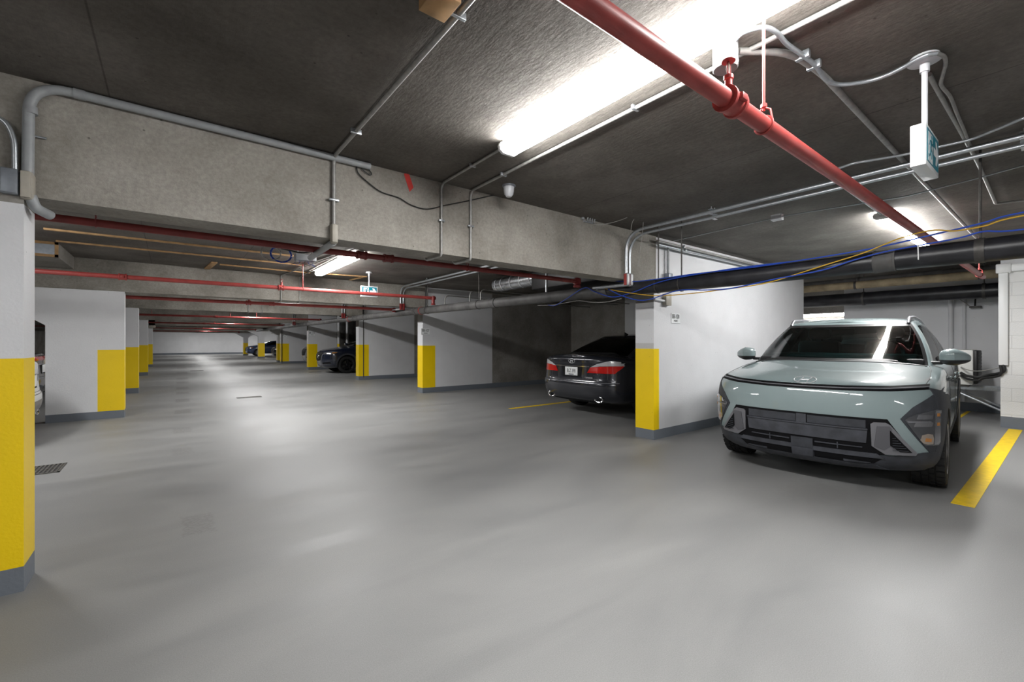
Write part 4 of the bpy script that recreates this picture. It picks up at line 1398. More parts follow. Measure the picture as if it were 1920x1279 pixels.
class Car:
    def __init__(s, name, label, P, loc, rotz, cat='car'):
        s.P = P
        s.root = thing(name, label, cat, loc, rotz)
        s.L = P['L']
        s.body(P)
        s.cabin(P)

    def body(s, P):
        rows = []
        for f, xf, xr, w in P['rows']:
            hp = half_plan(xf, xr, w, P['Lf'], P['mf'], P['Lr'], P['mr'], 14)
            rows.append([(x, y, P['zb'] + (lerp(P['ztop'], x) - P['zb']) * f) for x, y in hp])
        V, Fc, N2 = loops(rows)
        n = len(rows[0])
        us = [.92, .82, .68, .5, .3, .1, -.1, -.3, -.5, -.68, -.82, -.92]
        base = (len(rows) - 1) * N2
        Fc += fill(V, [base + i for i in range(N2)], n, lambda x, u, z: z + (lerp(P['zc'], x) - z) * (1 - abs(u) ** P.get('crown', 3)), us)
        Fc += fill(V, list(range(N2)), n, lambda x, u, z: z, [.5, -.5])
        o = mesh_obj('body', V, Fc, [P['paint'], 'mud'])
        o.modifiers.new('s', 'SUBSURF').levels = 1
        o.modifiers['s'].render_levels = 1
        applied(o)
        s.bvh = BVHTree.FromPolygons([v.co.copy() for v in o.data.vertices], [tuple(p.vertices) for p in o.data.polygons])
        # wheel openings
        r, W = P['wr'] * 1.1, P['wy']
        mb = MB()
        for xa in P['axles']:
            for sd in (-1, 1):
                mb2 = MB().lathe([(.001, -.28), (r, -.28), (r, .3), (.001, .3)], 'mud', (xa, sd * W, P['wr'] + .01), 'y', 40)
                mb.add(mb2.v, mb2.f, 'mud')
        cut = mb.build('cutter', smooth=0)
        md = o.modifiers.new('b', 'BOOLEAN')
        md.operation = 'DIFFERENCE'
        md.solver = 'EXACT'
        md.object = cut
        applied(o)
        bpy.data.objects.remove(cut)
        me = o.data
        for p in me.polygons:
            c = p.center
            for xa in P['axles']:
                if abs(math.hypot(c.x - xa, c.z - P['wr'] - .01)) < r * 1.002 and abs(c.y) > W - .29 and abs(c.y) < P['w'] - .0:
                    inner = math.hypot(c.x - xa, c.z - P['wr'] - .01) > r * .98 and abs(p.normal.y) < .3 or abs(abs(c.y) - (W - .28)) < .02
                    if inner:
                        p.material_index = 1
        smooth(o, 38)
        o.parent = s.root
        s.body_o = o

    def cabin(s, P):
        G = P['gh']
        R = 7
        nS = 12
        b = half_plan(*G['base'], nS)
        t = half_plan(*G['top'], nS)
        rows = []
        for k in range(R + 1):
            q = [0, .05, .2, .4, .6, .78, .94, 1][k]
            row = []
            for (xb, yb), (xt, yt) in zip(b, t):
                zb_ = lerp(P['zc'], xb) * .35 + lerp(P['ztop'], xb) * .65 - .02
                if yb < G['base'][2] * .7:
                    zb_ = lerp(P['zc'], xb) - .012
                zt_ = lerp(G['ztop'], xt)
                bl = G.get('bulge', .03) * 4 * q * (1 - q)
                x, y, z = xb + (xt - xb) * q, yb + (yt - yb) * q + bl * (yb / G['base'][2]), zb_ + (zt_ - zb_) * q
                if yb < G['base'][2] * .95:
                    z += bl * .6
                row.append((x, y, z))
            rows.append(row)
        last = rows[-1]
        rows.append([(x + (.02 if x < 2.4 else -.02), y * .955, z + .022) for x, y, z in last])
        V, Fc, N2 = loops(rows)
        n = len(b)
        nT = len(T) - 1
        names = ['paint', 'windshield', 'frit', 'side', 'rear']
        mi = []
        for k in range(len(rows) - 1):
            for j in range(N2):
                c = j if j < n - 1 else N2 - 1 - j
                g = 'paint'
                if k < R:
                    if c < 11:
                        g = 'frit' if k in (0, R - 1) else 'windshield'
                    elif c < nT:
                        g = 'frit' if c == 11 else 'paint'
                    elif c < nT + nS:
                        q = c - nT
                        g = 'side' if k not in (0, R - 1) else ('frit' if k == 0 else 'paint')
                        if q in G['pillars']:
                            g = 'frit'
                        if q >= G['cp']:
                            g = 'paint'
                    else:
                        q = n - 2 - c
                        g = 'rear' if q < 10 and 0 < k < R - 1 else ('frit' if q < 11 and k < R else 'paint')
                mi.append(names.index(g))
        base = (len(rows) - 1) * N2
        f2 = fill(V, [base + i for i in range(N2)], n, lambda x, u, z: z + (lerp(G['roof'], x) - z) * (1 - abs(u) ** 2.6), [.9, .75, .55, .3, 0, -.3, -.55, -.75, -.9])
        Fc += f2
        mi += [0] * len(f2)
        o = mesh_obj('cabin', V, Fc, [P['paint'], P.get('ws', 'windshield'), 'black', P.get('sg', 'sideglass'), P.get('rg', 'darkglass')], mi)
        o.modifiers.new('s', 'SUBSURF').levels = 1
        o.modifiers['s'].render_levels = 1
        applied(o)
        me = o.data
        vs = [v.co.copy() for v in me.vertices]
        s.bvh_c = BVHTree.FromPolygons(vs, [tuple(p.vertices) for p in me.polygons])
        cen = Vector((2.6, 0, 1.15))
        for idx, (nm, sides) in enumerate((('roof', 0), ('windshield', 0), ('window_surround', 0), ('side_window', 1), ('rear_window', 0))):
            for sd in ((1, -1) if sides else (0,)):
                fs = [p for p in me.polygons if p.material_index == idx and (not sd or p.center.y * sd > 0)]
                if not fs:
                    continue
                mp, vv, ff = {}, [], []
                for p in fs:
                    ids = list(p.vertices)
                    if p.normal.dot(p.center - cen) < 0:
                        ids.reverse()
                    f = []
                    for i in ids:
                        if i not in mp:
                            mp[i] = len(vv)
                            vv.append(vs[i])
                        f.append(mp[i])
                    ff.append(f)
                m2 = bpy.data.meshes.new(nm)
                m2.from_pydata(vv, [], ff)
                m2.materials.append(me.materials[idx])
                po = bpy.data.objects.new(nm, m2)
                COL.objects.link(po)
                po.parent = s.root
                smooth(po, 50)
        bpy.data.objects.remove(o)
        hv, hf = [], []
        lo = [Vector((x + (.03 if x < 2.4 else -.03), y * .94, z - .012)) for x, y, z in rows[-2]]
        hv = [tuple(p_) for p_ in lo] + [(p_.x, -p_.y, p_.z) for p_ in reversed(lo[1:-1])]
        hf = fill(hv, list(range(len(hv))), n, lambda x, u, z: z + (lerp(G['roof'], x) - .05 - z) * (1 - abs(u) ** 2.6), [.9, .6, .2, -.2, -.6, -.9])
        MB().add(hv, hf, 'interior').build('headlining', s.root)
        if P.get('inside', True):
            s.inside(P)

    def inside(s, P):
        G = P['gh']
        xf, xr, w = G['base'][:3]
        r = s.root
        zd = lerp(P['zc'], xf + .6)
        MB().rbox((xf + .22, -w + .06, zd - .05), (xr - .25, w - .06, zd + .012), 'interior', .03).build('cabin_lining', r)
        MB().rbox((xf + .42, -w + .12, zd - .03), (xf + .78, w - .12, zd + .05), 'interior', .04).build('dashboard', r)
        for sd in (-1, 1):
            st = MB().rbox((xf + 1.25, sd * .36 - .24, zd - .02), (xf + 1.40, sd * .36 + .24, zd + .20), 'interior', .06).build('seat', r)
            MB().rbox((xf + 1.30, sd * .36 - .13, zd + .215), (xf + 1.40, sd * .36 + .13, zd + .36), 'interior', .045).build('headrest', st)
        st = MB().rbox((xf + 2.2, -w + .15, zd - .02), (xf + 2.35, w - .15, zd + .16), 'interior', .05).build('seat', r)
        for yy in (-.4, .4):
            MB().rbox((xf + 2.24, yy - .12, zd + .17), (xf + 2.33, yy + .12, zd + .29), 'interior', .04).build('headrest', st)
        pts = [(xf + .80 + .05 * math.sin(a), -.36 + .17 * math.cos(a), zd + .04 + .17 * math.sin(a)) for a in [2 * PI * k / 24 for k in range(25)]]
        MB().tube(pts, .014, 'interior', 8).build('steering_wheel', r)
        zt_ = lerp(G['ztop'], G['top'][0]) - .05
        MB().rbox((G['top'][0] + .02, -.11, zt_ - .07), (G['top'][0] + .05, .11, zt_), 'interior', .012).build('rear_view_mirror', r)

    # ---- things laid on the skin
    def ray(s, view, a, b, bvh=None):
        bvh = bvh or s.bvh
        O, D = {'front': ((-2, a, b), (1, 0, 0)), 'rear': ((s.L + 2, a, b), (-1, 0, 0)), 'right': ((a, 3, b), (0, -1, 0)), 'left': ((a, -3, b), (0, 1, 0)), 'top': ((a, b, 4), (0, 0, -1))}[view]
        h, n, i, d = bvh.ray_cast(Vector(O), Vector(D))
        if h is None:
            return None, None
        if n.dot(Vector(D)) > 0:
            n = -n
        return h, n

    def patch(s, name, poly, view, mat, off=.004, depth=.015, res=.03, parent=None, bvh=None, label=None):
        pts = []
        m = len(poly)
        for i in range(m):
            a, b = Vector(poly[i]), Vector(poly[(i + 1) % m])
            k = max(1, int((b - a).length / res))
            pts += [a.lerp(b, j / k) for j in range(k)]
        nb = len(pts)
        x0, x1 = min(p.x for p in pts), max(p.x for p in pts)
        y0, y1 = min(p.y for p in pts), max(p.y for p in pts)

        def ins(p):
            c = False
            for i in range(nb):
                a, b = pts[i], pts[i - 1]
                if (a.y > p.y) != (b.y > p.y) and p.x < (b.x - a.x) * (p.y - a.y) / (b.y - a.y) + a.x:
                    c = not c
            return c
        y = y0 + res * .5
        r = 0
        allp = list(pts)
        while y < y1:
            x = x0 + res * (.5 + .5 * (r % 2))
            while x < x1:
                p = Vector((x, y))
                if ins(p) and min((p - q).length for q in pts) > res * .45:
                    allp.append(p)
                x += res
            y += res * .87
            r += 1
        vv, _, ff, *_ = delaunay_2d_cdt(allp, [(i, (i + 1) % nb) for i in range(nb)], [], 1, 1e-6)
        P3, N3 = [], []
        for v in vv:
            h, n = s.ray(view, v.x, v.y, bvh)
            P3.append(h)
            N3.append(n)
        ff = [f for f in ff if all(P3[i] is not None for i in f)]
        use = sorted({i for f in ff for i in f})
        ix = {i: k for k, i in enumerate(use)}
        V = [P3[i] + N3[i] * off for i in use]
        Vn = [N3[i] for i in use]
        F2 = [tuple(ix[i] for i in f) for f in ff]
        if not F2:
            return None
        ed = {}
        for f in F2:
            for a, b in zip(f, f[1:] + f[:1]):
                ed[(a, b)] = 1
        bd = [(a, b) for a, b in ed if (b, a) not in ed]
        low = {}
        for a, b in bd:
            for i in (a, b):
                if i not in low:
                    low[i] = len(V)
                    V.append(V[i] - Vn[i] * (off + depth))
        for a, b in bd:
            F2.append((b, a, low[a], low[b]))
        mb = MB().add(V, F2, mat)
        o = mb.build(name, parent or s.root, smooth=42)
        if label:
            o['label'] = label
        return o

    def both(s, name, poly, view, mat, **kw):
        """the same patch on the two sides"""
        o = []
        if view in ('front', 'rear'):
            o.append(s.patch(name, poly, view, mat, **kw))
            o.append(s.patch(name, [(-a, b) for a, b in reversed(poly)], view, mat, **kw))
        elif view == 'top':
            o.append(s.patch(name, poly, view, mat, **kw))
            o.append(s.patch(name, [(a, -b) for a, b in reversed(poly)], view, mat, **kw))
        else:
            o.append(s.patch(name, poly, 'right', mat, **kw))
            o.append(s.patch(name, poly, 'left', mat, **kw))
        return o

    def line(s, name, pts, view, r, mat, off=.0, parent=None, bvh=None, n=14, close=False):
        P = []
        for (a, b), (c, d) in zip(pts[:-1], pts[1:]):
            for k in range(n):
                h, _n = s.ray(view, a + (c - a) * k / n, b + (d - b) * k / n, bvh)
                if h is not None:
                    P.append(h + _n * off)
        h, _n = s.ray(view, *pts[-1], bvh)
        if h is not None:
            P.append(h + _n * off)
        if len(P) < 2:
            return None
        return MB().tube(P, r, mat, 7).build(name, parent or s.root)

    def wheels(s, style='alloy', spokes=5, tread=False):
        P = s.P
        r, w = P['wr'], P.get('tw', .225)
        src = None
        for xa in P['axles']:
            for sd in (-1, 1):
                if src is None:
                    t = MB()
                    pr = [(.64 * r, -w / 2 + .02), (.68 * r, -w / 2 + .004), (.80 * r, -w / 2 - .004), (.92 * r, -w / 2 + .002), (.975 * r, -w / 2 + .016), (r * .996, -w / 2 + .04), (r, 0), (r * .996, w / 2 - .04), (.975 * r, w / 2 - .016), (.92 * r, w / 2), (.68 * r, w / 2), (.64 * r, w / 2 - .02)]
                    t.lathe(pr, 'rubber', axis='y', seg=48)
                    src = t.build('wheel', s.root)
                    if tread:
                        t = MB()
                        nb = 34
                        for k in range(nb):
                            a = 2 * PI * k / nb
                            for q, (c0, c1) in enumerate(((-w / 2 + .004, -w / 2 + .06), (-w / 2 + .072, -.012), (.002, w / 2 - .072), (w / 2 - .06, w / 2 - .004))):
                                da = PI / nb * .72
                                aa = a + (q % 2) * PI / nb
                                vs = []
                                for rr in (r * .965, r * 1.022):
                                    for ang in (aa - da, aa + da):
                                        for yy in (c0, c1):
                                            vs.append((rr * math.cos(ang), yy, rr * math.sin(ang)))
                                t.add(vs, [(0, 1, 3, 2), (4, 6, 7, 5), (0, 4, 5, 1), (2, 3, 7, 6), (0, 2, 6, 4), (1, 5, 7, 3)], 'rubber')
                        t.build('tread', src, smooth=0)
                    m_ = MB()
                    m_.lathe([(.635 * r, -w / 2 + .008), (.66 * r, -w / 2 + .0), (.645 * r, -w / 2 + .014), (.60 * r, -w / 2 + .03), (.58 * r, w / 2 - .03)], style, axis='y', seg=40)
                    m_.lathe([(.001, -w / 2 + .012), (.09 * r, -w / 2 + .012), (.16 * r, -w / 2 + .022), (.20 * r, -w / 2 + .05), (.001, -w / 2 + .06)], style, axis='y', seg=24)
                    for k in range(spokes):
                        for dd in ((-.13, .13) if spokes <= 6 else (0,)):
                            a = 2 * PI * k / spokes + PI / 2
                            u0, u1 = a + dd * 1.2, a + dd
                            w0, w1 = .045 * r, .062 * r
                            vs = []
                            for yy, sh in ((-w / 2 + .016, 1.), (-w / 2 + .05, 1.25)):
                                for ang, rr, ww in ((u0, .13 * r, w0), (u1, .625 * r, w1)):
                                    cx_, cz_ = rr * math.cos(ang), rr * math.sin(ang)
                                    nx, nz = -math.sin(ang), math.cos(ang)
                                    for sg in (-1, 1):
                                        vs.append((cx_ + nx * ww * sh * sg, yy - (.0 if rr < .3 * r else .004), cz_ + nz * ww * sh * sg))
                            m_.add(vs, [(0, 2, 3, 1), (4, 5, 7, 6), (0, 4, 6, 2), (1, 3, 7, 5), (0, 1, 5, 4), (2, 6, 7, 3)], style)
                    m_.build('rim', src, smooth=35)
                    MB().lathe([(.001, w / 2 - .06), (.5 * r, w / 2 - .06), (.5 * r, w / 2 - .045), (.001, w / 2 - .045)], 'steel', axis='y', seg=30).build('brake_disc', src)
                    MB().lathe([(.001, w / 2 - .02), (.6 * r, w / 2 - .02), (.6 * r, w / 2 - .01), (.001, w / 2 - .01)], 'grilleblk', axis='y', seg=30).build('hub', src)
                    wh = src
                else:
                    wh = copy_tree(src, s.root)
                wh.location = (xa, sd * P['wc'], r * (1.02 if tread else 1.0))
                wh.rotation_euler = (0, 0 if sd < 0 else 0, 0 if sd < 0 else PI)

    def mirror(s, x, y, z, rx=.085, ry=.125, rz=.075, paint=None):
        for sd in (-1, 1):
            def blob(z0, z1, mat, k=1.0):
                mb = MB()
                vs, fs = [], []
                nu, nv = 10, 20
                e = .7
                pw = lambda v: math.copysign(abs(v) ** e, v)
                for i in range(nu + 1):
                    zz = z0 + (z1 - z0) * i / nu
                    rr = max(0, 1 - abs(zz) ** 3.4) ** .42 * k
                    for j in range(nv):
                        a = 2 * PI * j / nv
                        yy = pw(math.cos(a)) * rr
                        taper = 1 - .35 * max(0, yy)
                        vs.append((x + rx * pw(math.sin(a)) * rr * taper + max(0, yy) * .04, sd * (y + ry * yy), z + rz * (zz * (1 - .42 * max(0, yy)) - .12 * max(0, yy))))
                for i in range(nu):
                    for j in range(nv):
                        j2 = (j + 1) % nv
                        fs.append((i * nv + j, i * nv + j2, (i + 1) * nv + j2, (i + 1) * nv + j))
                fs.append(tuple(range(nv)))
                fs.append(tuple(nu * nv + j for j in range(nv)))
                mb.add(vs, fs, mat)
                return mb
            m_ = blob(-.35, 1, paint or s.P['paint']).build('door_mirror', s.root)
            blob(-1, -.35, 'black').build('lower_shell', m_)
            MB().rbox((x + .0, min(sd * (y - .22), sd * (y - .08)), z - rz * .95), (x + .07, max(sd * (y - .22), sd * (y - .08)), z - rz * .55), 'black', .012).build('stalk', m_)

    def arches(s, mat='cladding', r0=None, r1=None):
        P = s.P
        ra, rb = r0 or P['wr'] * 1.1 + .0, r1 or P['wr'] * 1.1 + .07
        for xa in P['axles']:
            zc_ = P['wr'] + .01
            a0 = math.asin(max(-1, (P['zb'] + .05 - zc_) / rb))
            oa = [(xa + rb * math.cos(a), zc_ + rb * math.sin(a)) for a in [a0 + (PI - 2 * a0) * k / 24 for k in range(25)]]
            ia = [(xa + ra * math.cos(a), zc_ + ra * math.sin(a)) for a in [PI - a0 - (PI - 2 * a0) * k / 24 for k in range(25)]]
            s.both('arch_trim', oa + ia, 'side', mat, off=.008, res=.035)


def emblem_h(car, y0, z0, view, s=.08, mat='chrome', h=.5):
    """an oval ring with a slanted H"""
    el = [(y0 + s * math.cos(a), z0 + s * h * math.sin(a)) for a in [2 * PI * k / 28 for k in range(29)]]
    e = car.line('emblem', el, view, .0035, mat, .002, n=1)
    sg = 1 if view == 'rear' else -1
    for pts in ([(-.52, -.62), (-.22, .62)], [(.22, -.62), (.52, .62)], [(-.38, -.05), (.38, .05)]):
        car.line('letter', [(y0 + sg * a * s, z0 + b * s * h) for a, b in pts], view, .0045, mat, .002, parent=e, n=6)
    return e


# ------------------------------------------------------------------ teal compact SUV
KONA = dict(L=4.35, w=.915, zb=.19, Lf=.62, mf=2.7, Lr=.5, mr=2.8, paint='teal', crown=4,
            rows=[(0, .20, 4.20, .78), (.04, .10, 4.26, .85), (.12, .05, 4.30, .885), (.25, .03, 4.33, .905), (.38, .018, 4.34, .912), (.5, .008, 4.35, .915), (.64, .0, 4.35, .915), (.78, .006, 4.34, .912), (.88, .022, 4.32, .902), (.94, .036, 4.30, .89), (.985, .052, 4.28, .87), (1, .075, 4.26, .85)],
            ztop=[(0, .915), (.25, .922), (.5, .955), (1.0, 1.02), (1.3, 1.05), (2, 1.06), (3.2, 1.09), (3.9, 1.11), (4.3, 1.08)],
            zc=[(.07, .917), (.11, .945), (.17, .972), (.35, 1.01), (.6, 1.05), (1.0, 1.108), (1.25, 1.12), (3.9, 1.12), (4.26, 1.08)],
            wr=.335, wy=.86, wc=.803, axles=(.87, 3.53), tw=.225,
            gh=dict(base=(1.0, 4.17, .80, .34, 2.0, .4, 2.4), top=(1.70, 3.88, .61, .30, 2.2, .3, 2.4), ztop=[(1.70, 1.505), (1.95, 1.515), (2.4, 1.54), (3.1, 1.525), (3.88, 1.45)], roof=[(1.7, 1.54), (2.0, 1.585), (2.5, 1.612), (3.1, 1.60), (3.9, 1.48)], pillars=(5, 9), cp=11))
k = Car('compact_suv', 'pale teal compact SUV with dark lower cladding parked nose-out on the right', KONA, (4.548, 1.545, 0), .088)
k.wheels('alloy', 5, tread=True)
k.mirror(1.36, .945, 1.155, rx=.10, ry=.11, rz=.082)
# cladding: bumper foot, corners round the lamps, arches and sills
foot = [(-.93, .10), (.93, .10), (.93, .395), (.80, .392), (.62, .352), (0, .342), (-.62, .352), (-.80, .392), (-.93, .395)]
k.patch('front_skirt', foot, 'front', 'cladding', off=.008, res=.03)
corner = [(.668, .668), (.74, .765), (.82, .835), (.87, .885), (.925, .93), (.93, .30), (.83, .394)]
k.both('corner_cladding', corner, 'front', 'cladding', off=.006, res=.025)
fend = [(.36, .24), (.36, .915), (.45, .90), (.62, .855), (.87, .835), (1.10, .80), (1.27, .66), (1.33, .45), (1.33, .22), (1.235, .22), (1.22, .42), (1.15, .575), (1.02, .68), (.87, .713), (.72, .68), (.59, .575), (.52, .42), (.505, .24)]
k.both('fender_cladding', fend, 'side', 'cladding', off=.007, res=.03)
rear = [(2.98, .22), (3.0, .5), (3.12, .68), (3.32, .80), (3.53, .83), (3.75, .80), (3.95, .70), (4.1, .5), (4.15, .25), (3.90, .22), (3.88, .42), (3.80, .575), (3.68, .68), (3.53, .713), (3.38, .68), (3.25, .575), (3.18, .42), (3.165, .22)]
k.both('rear_cladding', rear, 'side', 'cladding', off=.007, res=.035)
k.both('sill_cladding', [(1.25, .2), (3.1, .2), (3.1, .36), (1.25, .34)], 'side', 'cladding', off=.007, res=.06)
# light bar
bar = [(-.825, .925), (-.6, .908), (-.3, .898), (0, .895), (.3, .898), (.6, .908), (.825, .925)]
lb = k.patch('light_bar', [(a, b - .020) for a, b in bar] + [(a, b + .020) for a, b in reversed(bar)], 'front', 'grilleblk', off=.004, res=.02)
k.patch('light_strip', [(a, b - .004) for a, b in bar] + [(a, b + .003) for a, b in reversed(bar)], 'front', 'silver', off=.008, res=.02, parent=lb)
emblem_h(k, 0, .950, 'front', .088, 'brightwork', .31)
# hood creases and shut line
for sd in (-1, 1):
    k.line('hood_gap', [(.34, sd * .80), (.6, sd * .815), (1.0, sd * .80), (1.28, sd * .77)], 'top', .0035, 'black', -.001)
# grille opening
gr = k.patch('grille', [(-.755, .375), (-.50, .352), (.50, .352), (.755, .375), (.59, .66), (-.59, .66)], 'front', 'grilleblk', off=.009, res=.025)
for sd in (-1, 1):
    q = [(sd * .045, .575), (sd * .455, .575), (sd * .455, .642), (sd * .045, .642)]
    k.patch('upper_panel', q if sd > 0 else q[::-1], 'front', 'cladding', off=.012, res=.04, parent=gr)
    q = [(sd * .10, .405), (sd * .43, .408), (sd * .43, .414), (sd * .10, .414)]
    k.patch('slat', q if sd > 0 else q[::-1], 'front', 'panelgrey', off=.020, res=.04, parent=gr)
    q = [(sd * .26, .375), (sd * .268, .375), (sd * .268, .43), (sd * .26, .43)]
    k.patch('slat', q if sd > 0 else q[::-1], 'front', 'panelgrey', off=.018, res=.04, parent=gr)
k.patch('centre_block', [(-.038, .57), (.038, .57), (.038, .65), (-.038, .65)], 'front', 'panelgrey', off=.022, res=.03, parent=gr)
k.patch('ledge', [(-.465, .562), (.465, .562), (.465, .572), (-.465, .572)], 'front', 'panelgrey', off=.028, res=.04, parent=gr)
k.patch('plate_panel', [(-.455, .45), (.455, .45), (.465, .562), (-.465, .562)], 'front', 'panelgrey', off=.018, res=.04, parent=gr)
k.patch('sensor_cover', [(-.085, .345), (.085, .345), (.085, .432), (-.085, .432)], 'front', 'cladding', off=.022, res=.03, parent=gr)
# lower intake slots and skid
lo = k.patch('lower_bar', [(-.57, .327), (.57, .327), (.52, .366), (-.52, .366)], 'front', 'panelgrey', off=.018, res=.03)
for sd in (-1, 1):
    q = [(sd * .09, .268), (sd * .40, .268), (sd * .50, .28), (sd * .55, .322), (sd * .09, .322)]
    k.patch('intake_slot', q if sd > 0 else q[::-1], 'front', 'grilleblk', off=.0115, res=.03, parent=lo)
    q = [(sd * .30, .272), (sd * .39, .272), (sd * .48, .283), (sd * .30, .288)]
    k.patch('intake_lip', q if sd > 0 else q[::-1], 'front', 'panelgrey', off=.015, res=.03, parent=lo)
k.patch('lower_lip', [(-.60, .225), (.60, .225), (.50, .264), (-.50, .264)], 'front', 'panelgrey', off=.012, res=.03, parent=lo)
k.patch('sensor', [(-.08, .272), (.08, .272), (.085, .335), (-.085, .335)], 'front', 'panelgrey', off=.024, res=.03, parent=lo)
# corner air curtains
for sd in (-1, 1):
    f = lambda q: [(sd * a, b) for a, b in (q if sd > 0 else q[::-1])]
    z_ = k.patch('air_curtain', f([(.49, .43), (.485, .615), (.505, .63), (.578, .633), (.605, .615), (.755, .392), (.745, .372), (.57, .368)]), 'front', 'silver', off=.020, res=.015)
    k.patch('inner_face', f([(.505, .43), (.525, .60), (.60, .605), (.612, .585), (.612, .45), (.565, .405)]), 'front', 'innersilver', off=.026, res=.015, parent=z_)
    k.patch('mesh_panel', f([(.60, .45), (.60, .575), (.722, .40), (.655, .40)]), 'front', 'grilleblk', off=.029, res=.012, parent=z_)
    for j in range(7):
        zz = .412 + j * .02
        x1 = .722 - (zz - .40) * .70 - .012
        if x1 > .625:
            k.line('mesh_bar', [(sd * .612, zz), (sd * x1, zz)], 'front', .0025, 'cladding', .031, parent=z_, n=4)
# lamps
for sd in (-1, 1):
    f = lambda q: [(sd * a, b) for a, b in (q if sd > 0 else q[::-1])]
    hl = k.patch('headlamp', f([(.690, .664), (.735, .70), (.862, .745), (.888, .735), (.882, .475), (.872, .452), (.80, .452)]), 'front', 'lampdark', off=.012, res=.012)
    k.patch('running_light', f([(.858, .735), (.882, .730), (.877, .48), (.868, .462), (.850, .46)]), 'front', 'lampclear', off=.0145, res=.012, parent=hl)
    for zz in (.69, .615):
        k.patch('marker', f([(.864, zz), (.877, zz), (.876, zz + .026), (.865, zz + .026)]), 'front', 'amber', off=.017, res=.01, parent=hl)
    for zz, y0 in ((.685, .755), (.625, .74)):
        k.patch('reflector', f([(y0, zz - .015), (.84, zz - .015), (.845, zz + .02), (y0 + .01, zz + .02)]), 'front', 'lampclear', off=.0135, res=.012, parent=hl)
    k.patch('shade', f([(.70, .655), (.83, .655), (.84, .645), (.71, .642)]), 'front', 'silver', off=.0145, res=.012, parent=hl)
    k.patch('projector', f([(.775 + .0, .50), (.79, .475), (.815, .463), (.843, .466), (.847, .51), (.842, .545), (.815, .553), (.785, .54)]), 'front', 'glowlamp', off=.0140, res=.012, parent=hl)
    k.patch('turn_lamp', f([(.80, .49), (.832, .485), (.835, .512), (.805, .518)]), 'front', 'amber', off=.0165, res=.01, parent=hl)
# doors
for sd, vw in ((1, 'right'), (-1, 'left')):
    for px_ in ([(1.36, 1.04), (1.34, .6), (1.40, .36)], [(2.38, 1.06), (2.36, .6), (2.36, .36)], [(3.25, 1.08), (3.3, .9), (3.15, .72)]):
        k.line('door_gap', px_, vw, .003, 'black', -.001)
    for xx in (2.16, 3.1):
        h, n = k.ray(vw, xx, .92)
        MB().rbox((xx - .09, h.y - .01, .905), (xx + .09, h.y + .022 * (1 if sd > 0 else 1), .93) if sd > 0 else (xx + .09, h.y - .022, .93), 'teal', .008).build('door_handle', k.root)
# roof rails
for sd in (-1, 1):
    P = []
    for xx in [1.86 + .1 * i for i in range(19)]:
        h, n = k.ray('top', xx, sd * .565, k.bvh_c)
        up = .035 if 0 < xx - 1.86 < 1.75 else .0
        P.append(h + Vector((0, 0, up)))
    MB().tube(spline(P, 3), .016, 'silver', 10).build('roof_rail', k.root)
# wipers and cowl
k.patch('cowl', [(1.0, 0), (1.03, -.3), (1.10, -.6), (1.20, -.76), (1.16, -.76), (1.04, -.6), (.97, -.3), (.94, 0), (.97, .3), (1.04, .6), (1.16, .76), (1.20, .76), (1.10, .6), (1.03, .3)], 'top', 'black', off=.006, res=.04)
for y0, y1 in ((-.55, .05), (.12, .62)):
    k.line('wiper', [(1.06 + .1 * abs(y0), y0), (1.11, (y0 + y1) / 2), (1.10, y1)], 'top', .007, 'black', .014)

# ------------------------------------------------------------------ dark sedan, tail toward the lane
SED = dict(L=4.975, w=.945, zb=.24, Lf=.7, mf=2.5, Lr=.42, mr=2.9, paint='charcoalpaint', crown=3,
           rows=[(0, .2, 4.78, .80), (.05, .08, 4.88, .89), (.15, .03, 4.94, .93), (.3, .0, 4.968, .945), (.42, .0, 4.972, .945), (.455, .01, 4.965, .94), (.48, .02, 4.945, .937), (.62, .03, 4.935, .935), (.8, .04, 4.925, .925), (.92, .05, 4.935, .905), (.97, .07, 4.93, .88), (1, .1, 4.90, .85)],
           ztop=[(0, .72), (.4, .80), (1.2, .95), (2, .98), (3.5, 1.0), (4.4, 1.02), (4.9, 1.04)],
           zc=[(.1, .74), (.4, .86), (1.3, 1.02), (2, 1.05), (3.9, 1.08), (4.5, 1.10), (4.93, 1.075)],
           wr=.34, wy=.88, wc=.81, axles=(.92, 3.855), tw=.235, ws='darkglass', sg='darkglass', rg='darkglass',
           gh=dict(base=(1.35, 4.52, .82, .34, 2.2, .42, 2.4), top=(2.12, 3.62, .60, .28, 2.2, .3, 2.4), ztop=[(2.1, 1.40), (2.7, 1.425), (3.3, 1.41), (3.7, 1.375)], roof=[(2.1, 1.43), (2.7, 1.472), (3.3, 1.455), (3.7, 1.40)], pillars=(5,), cp=11))
sd_ = Car('sedan', 'dark charcoal sedan parked tail toward the lane, red tail lamps and a licence plate', SED, (5.6 + 4.975, 5.53, 0), PI)
sd_.wheels('alloysilver', 10)
sd_.mirror(1.75, 1.0, 1.02)


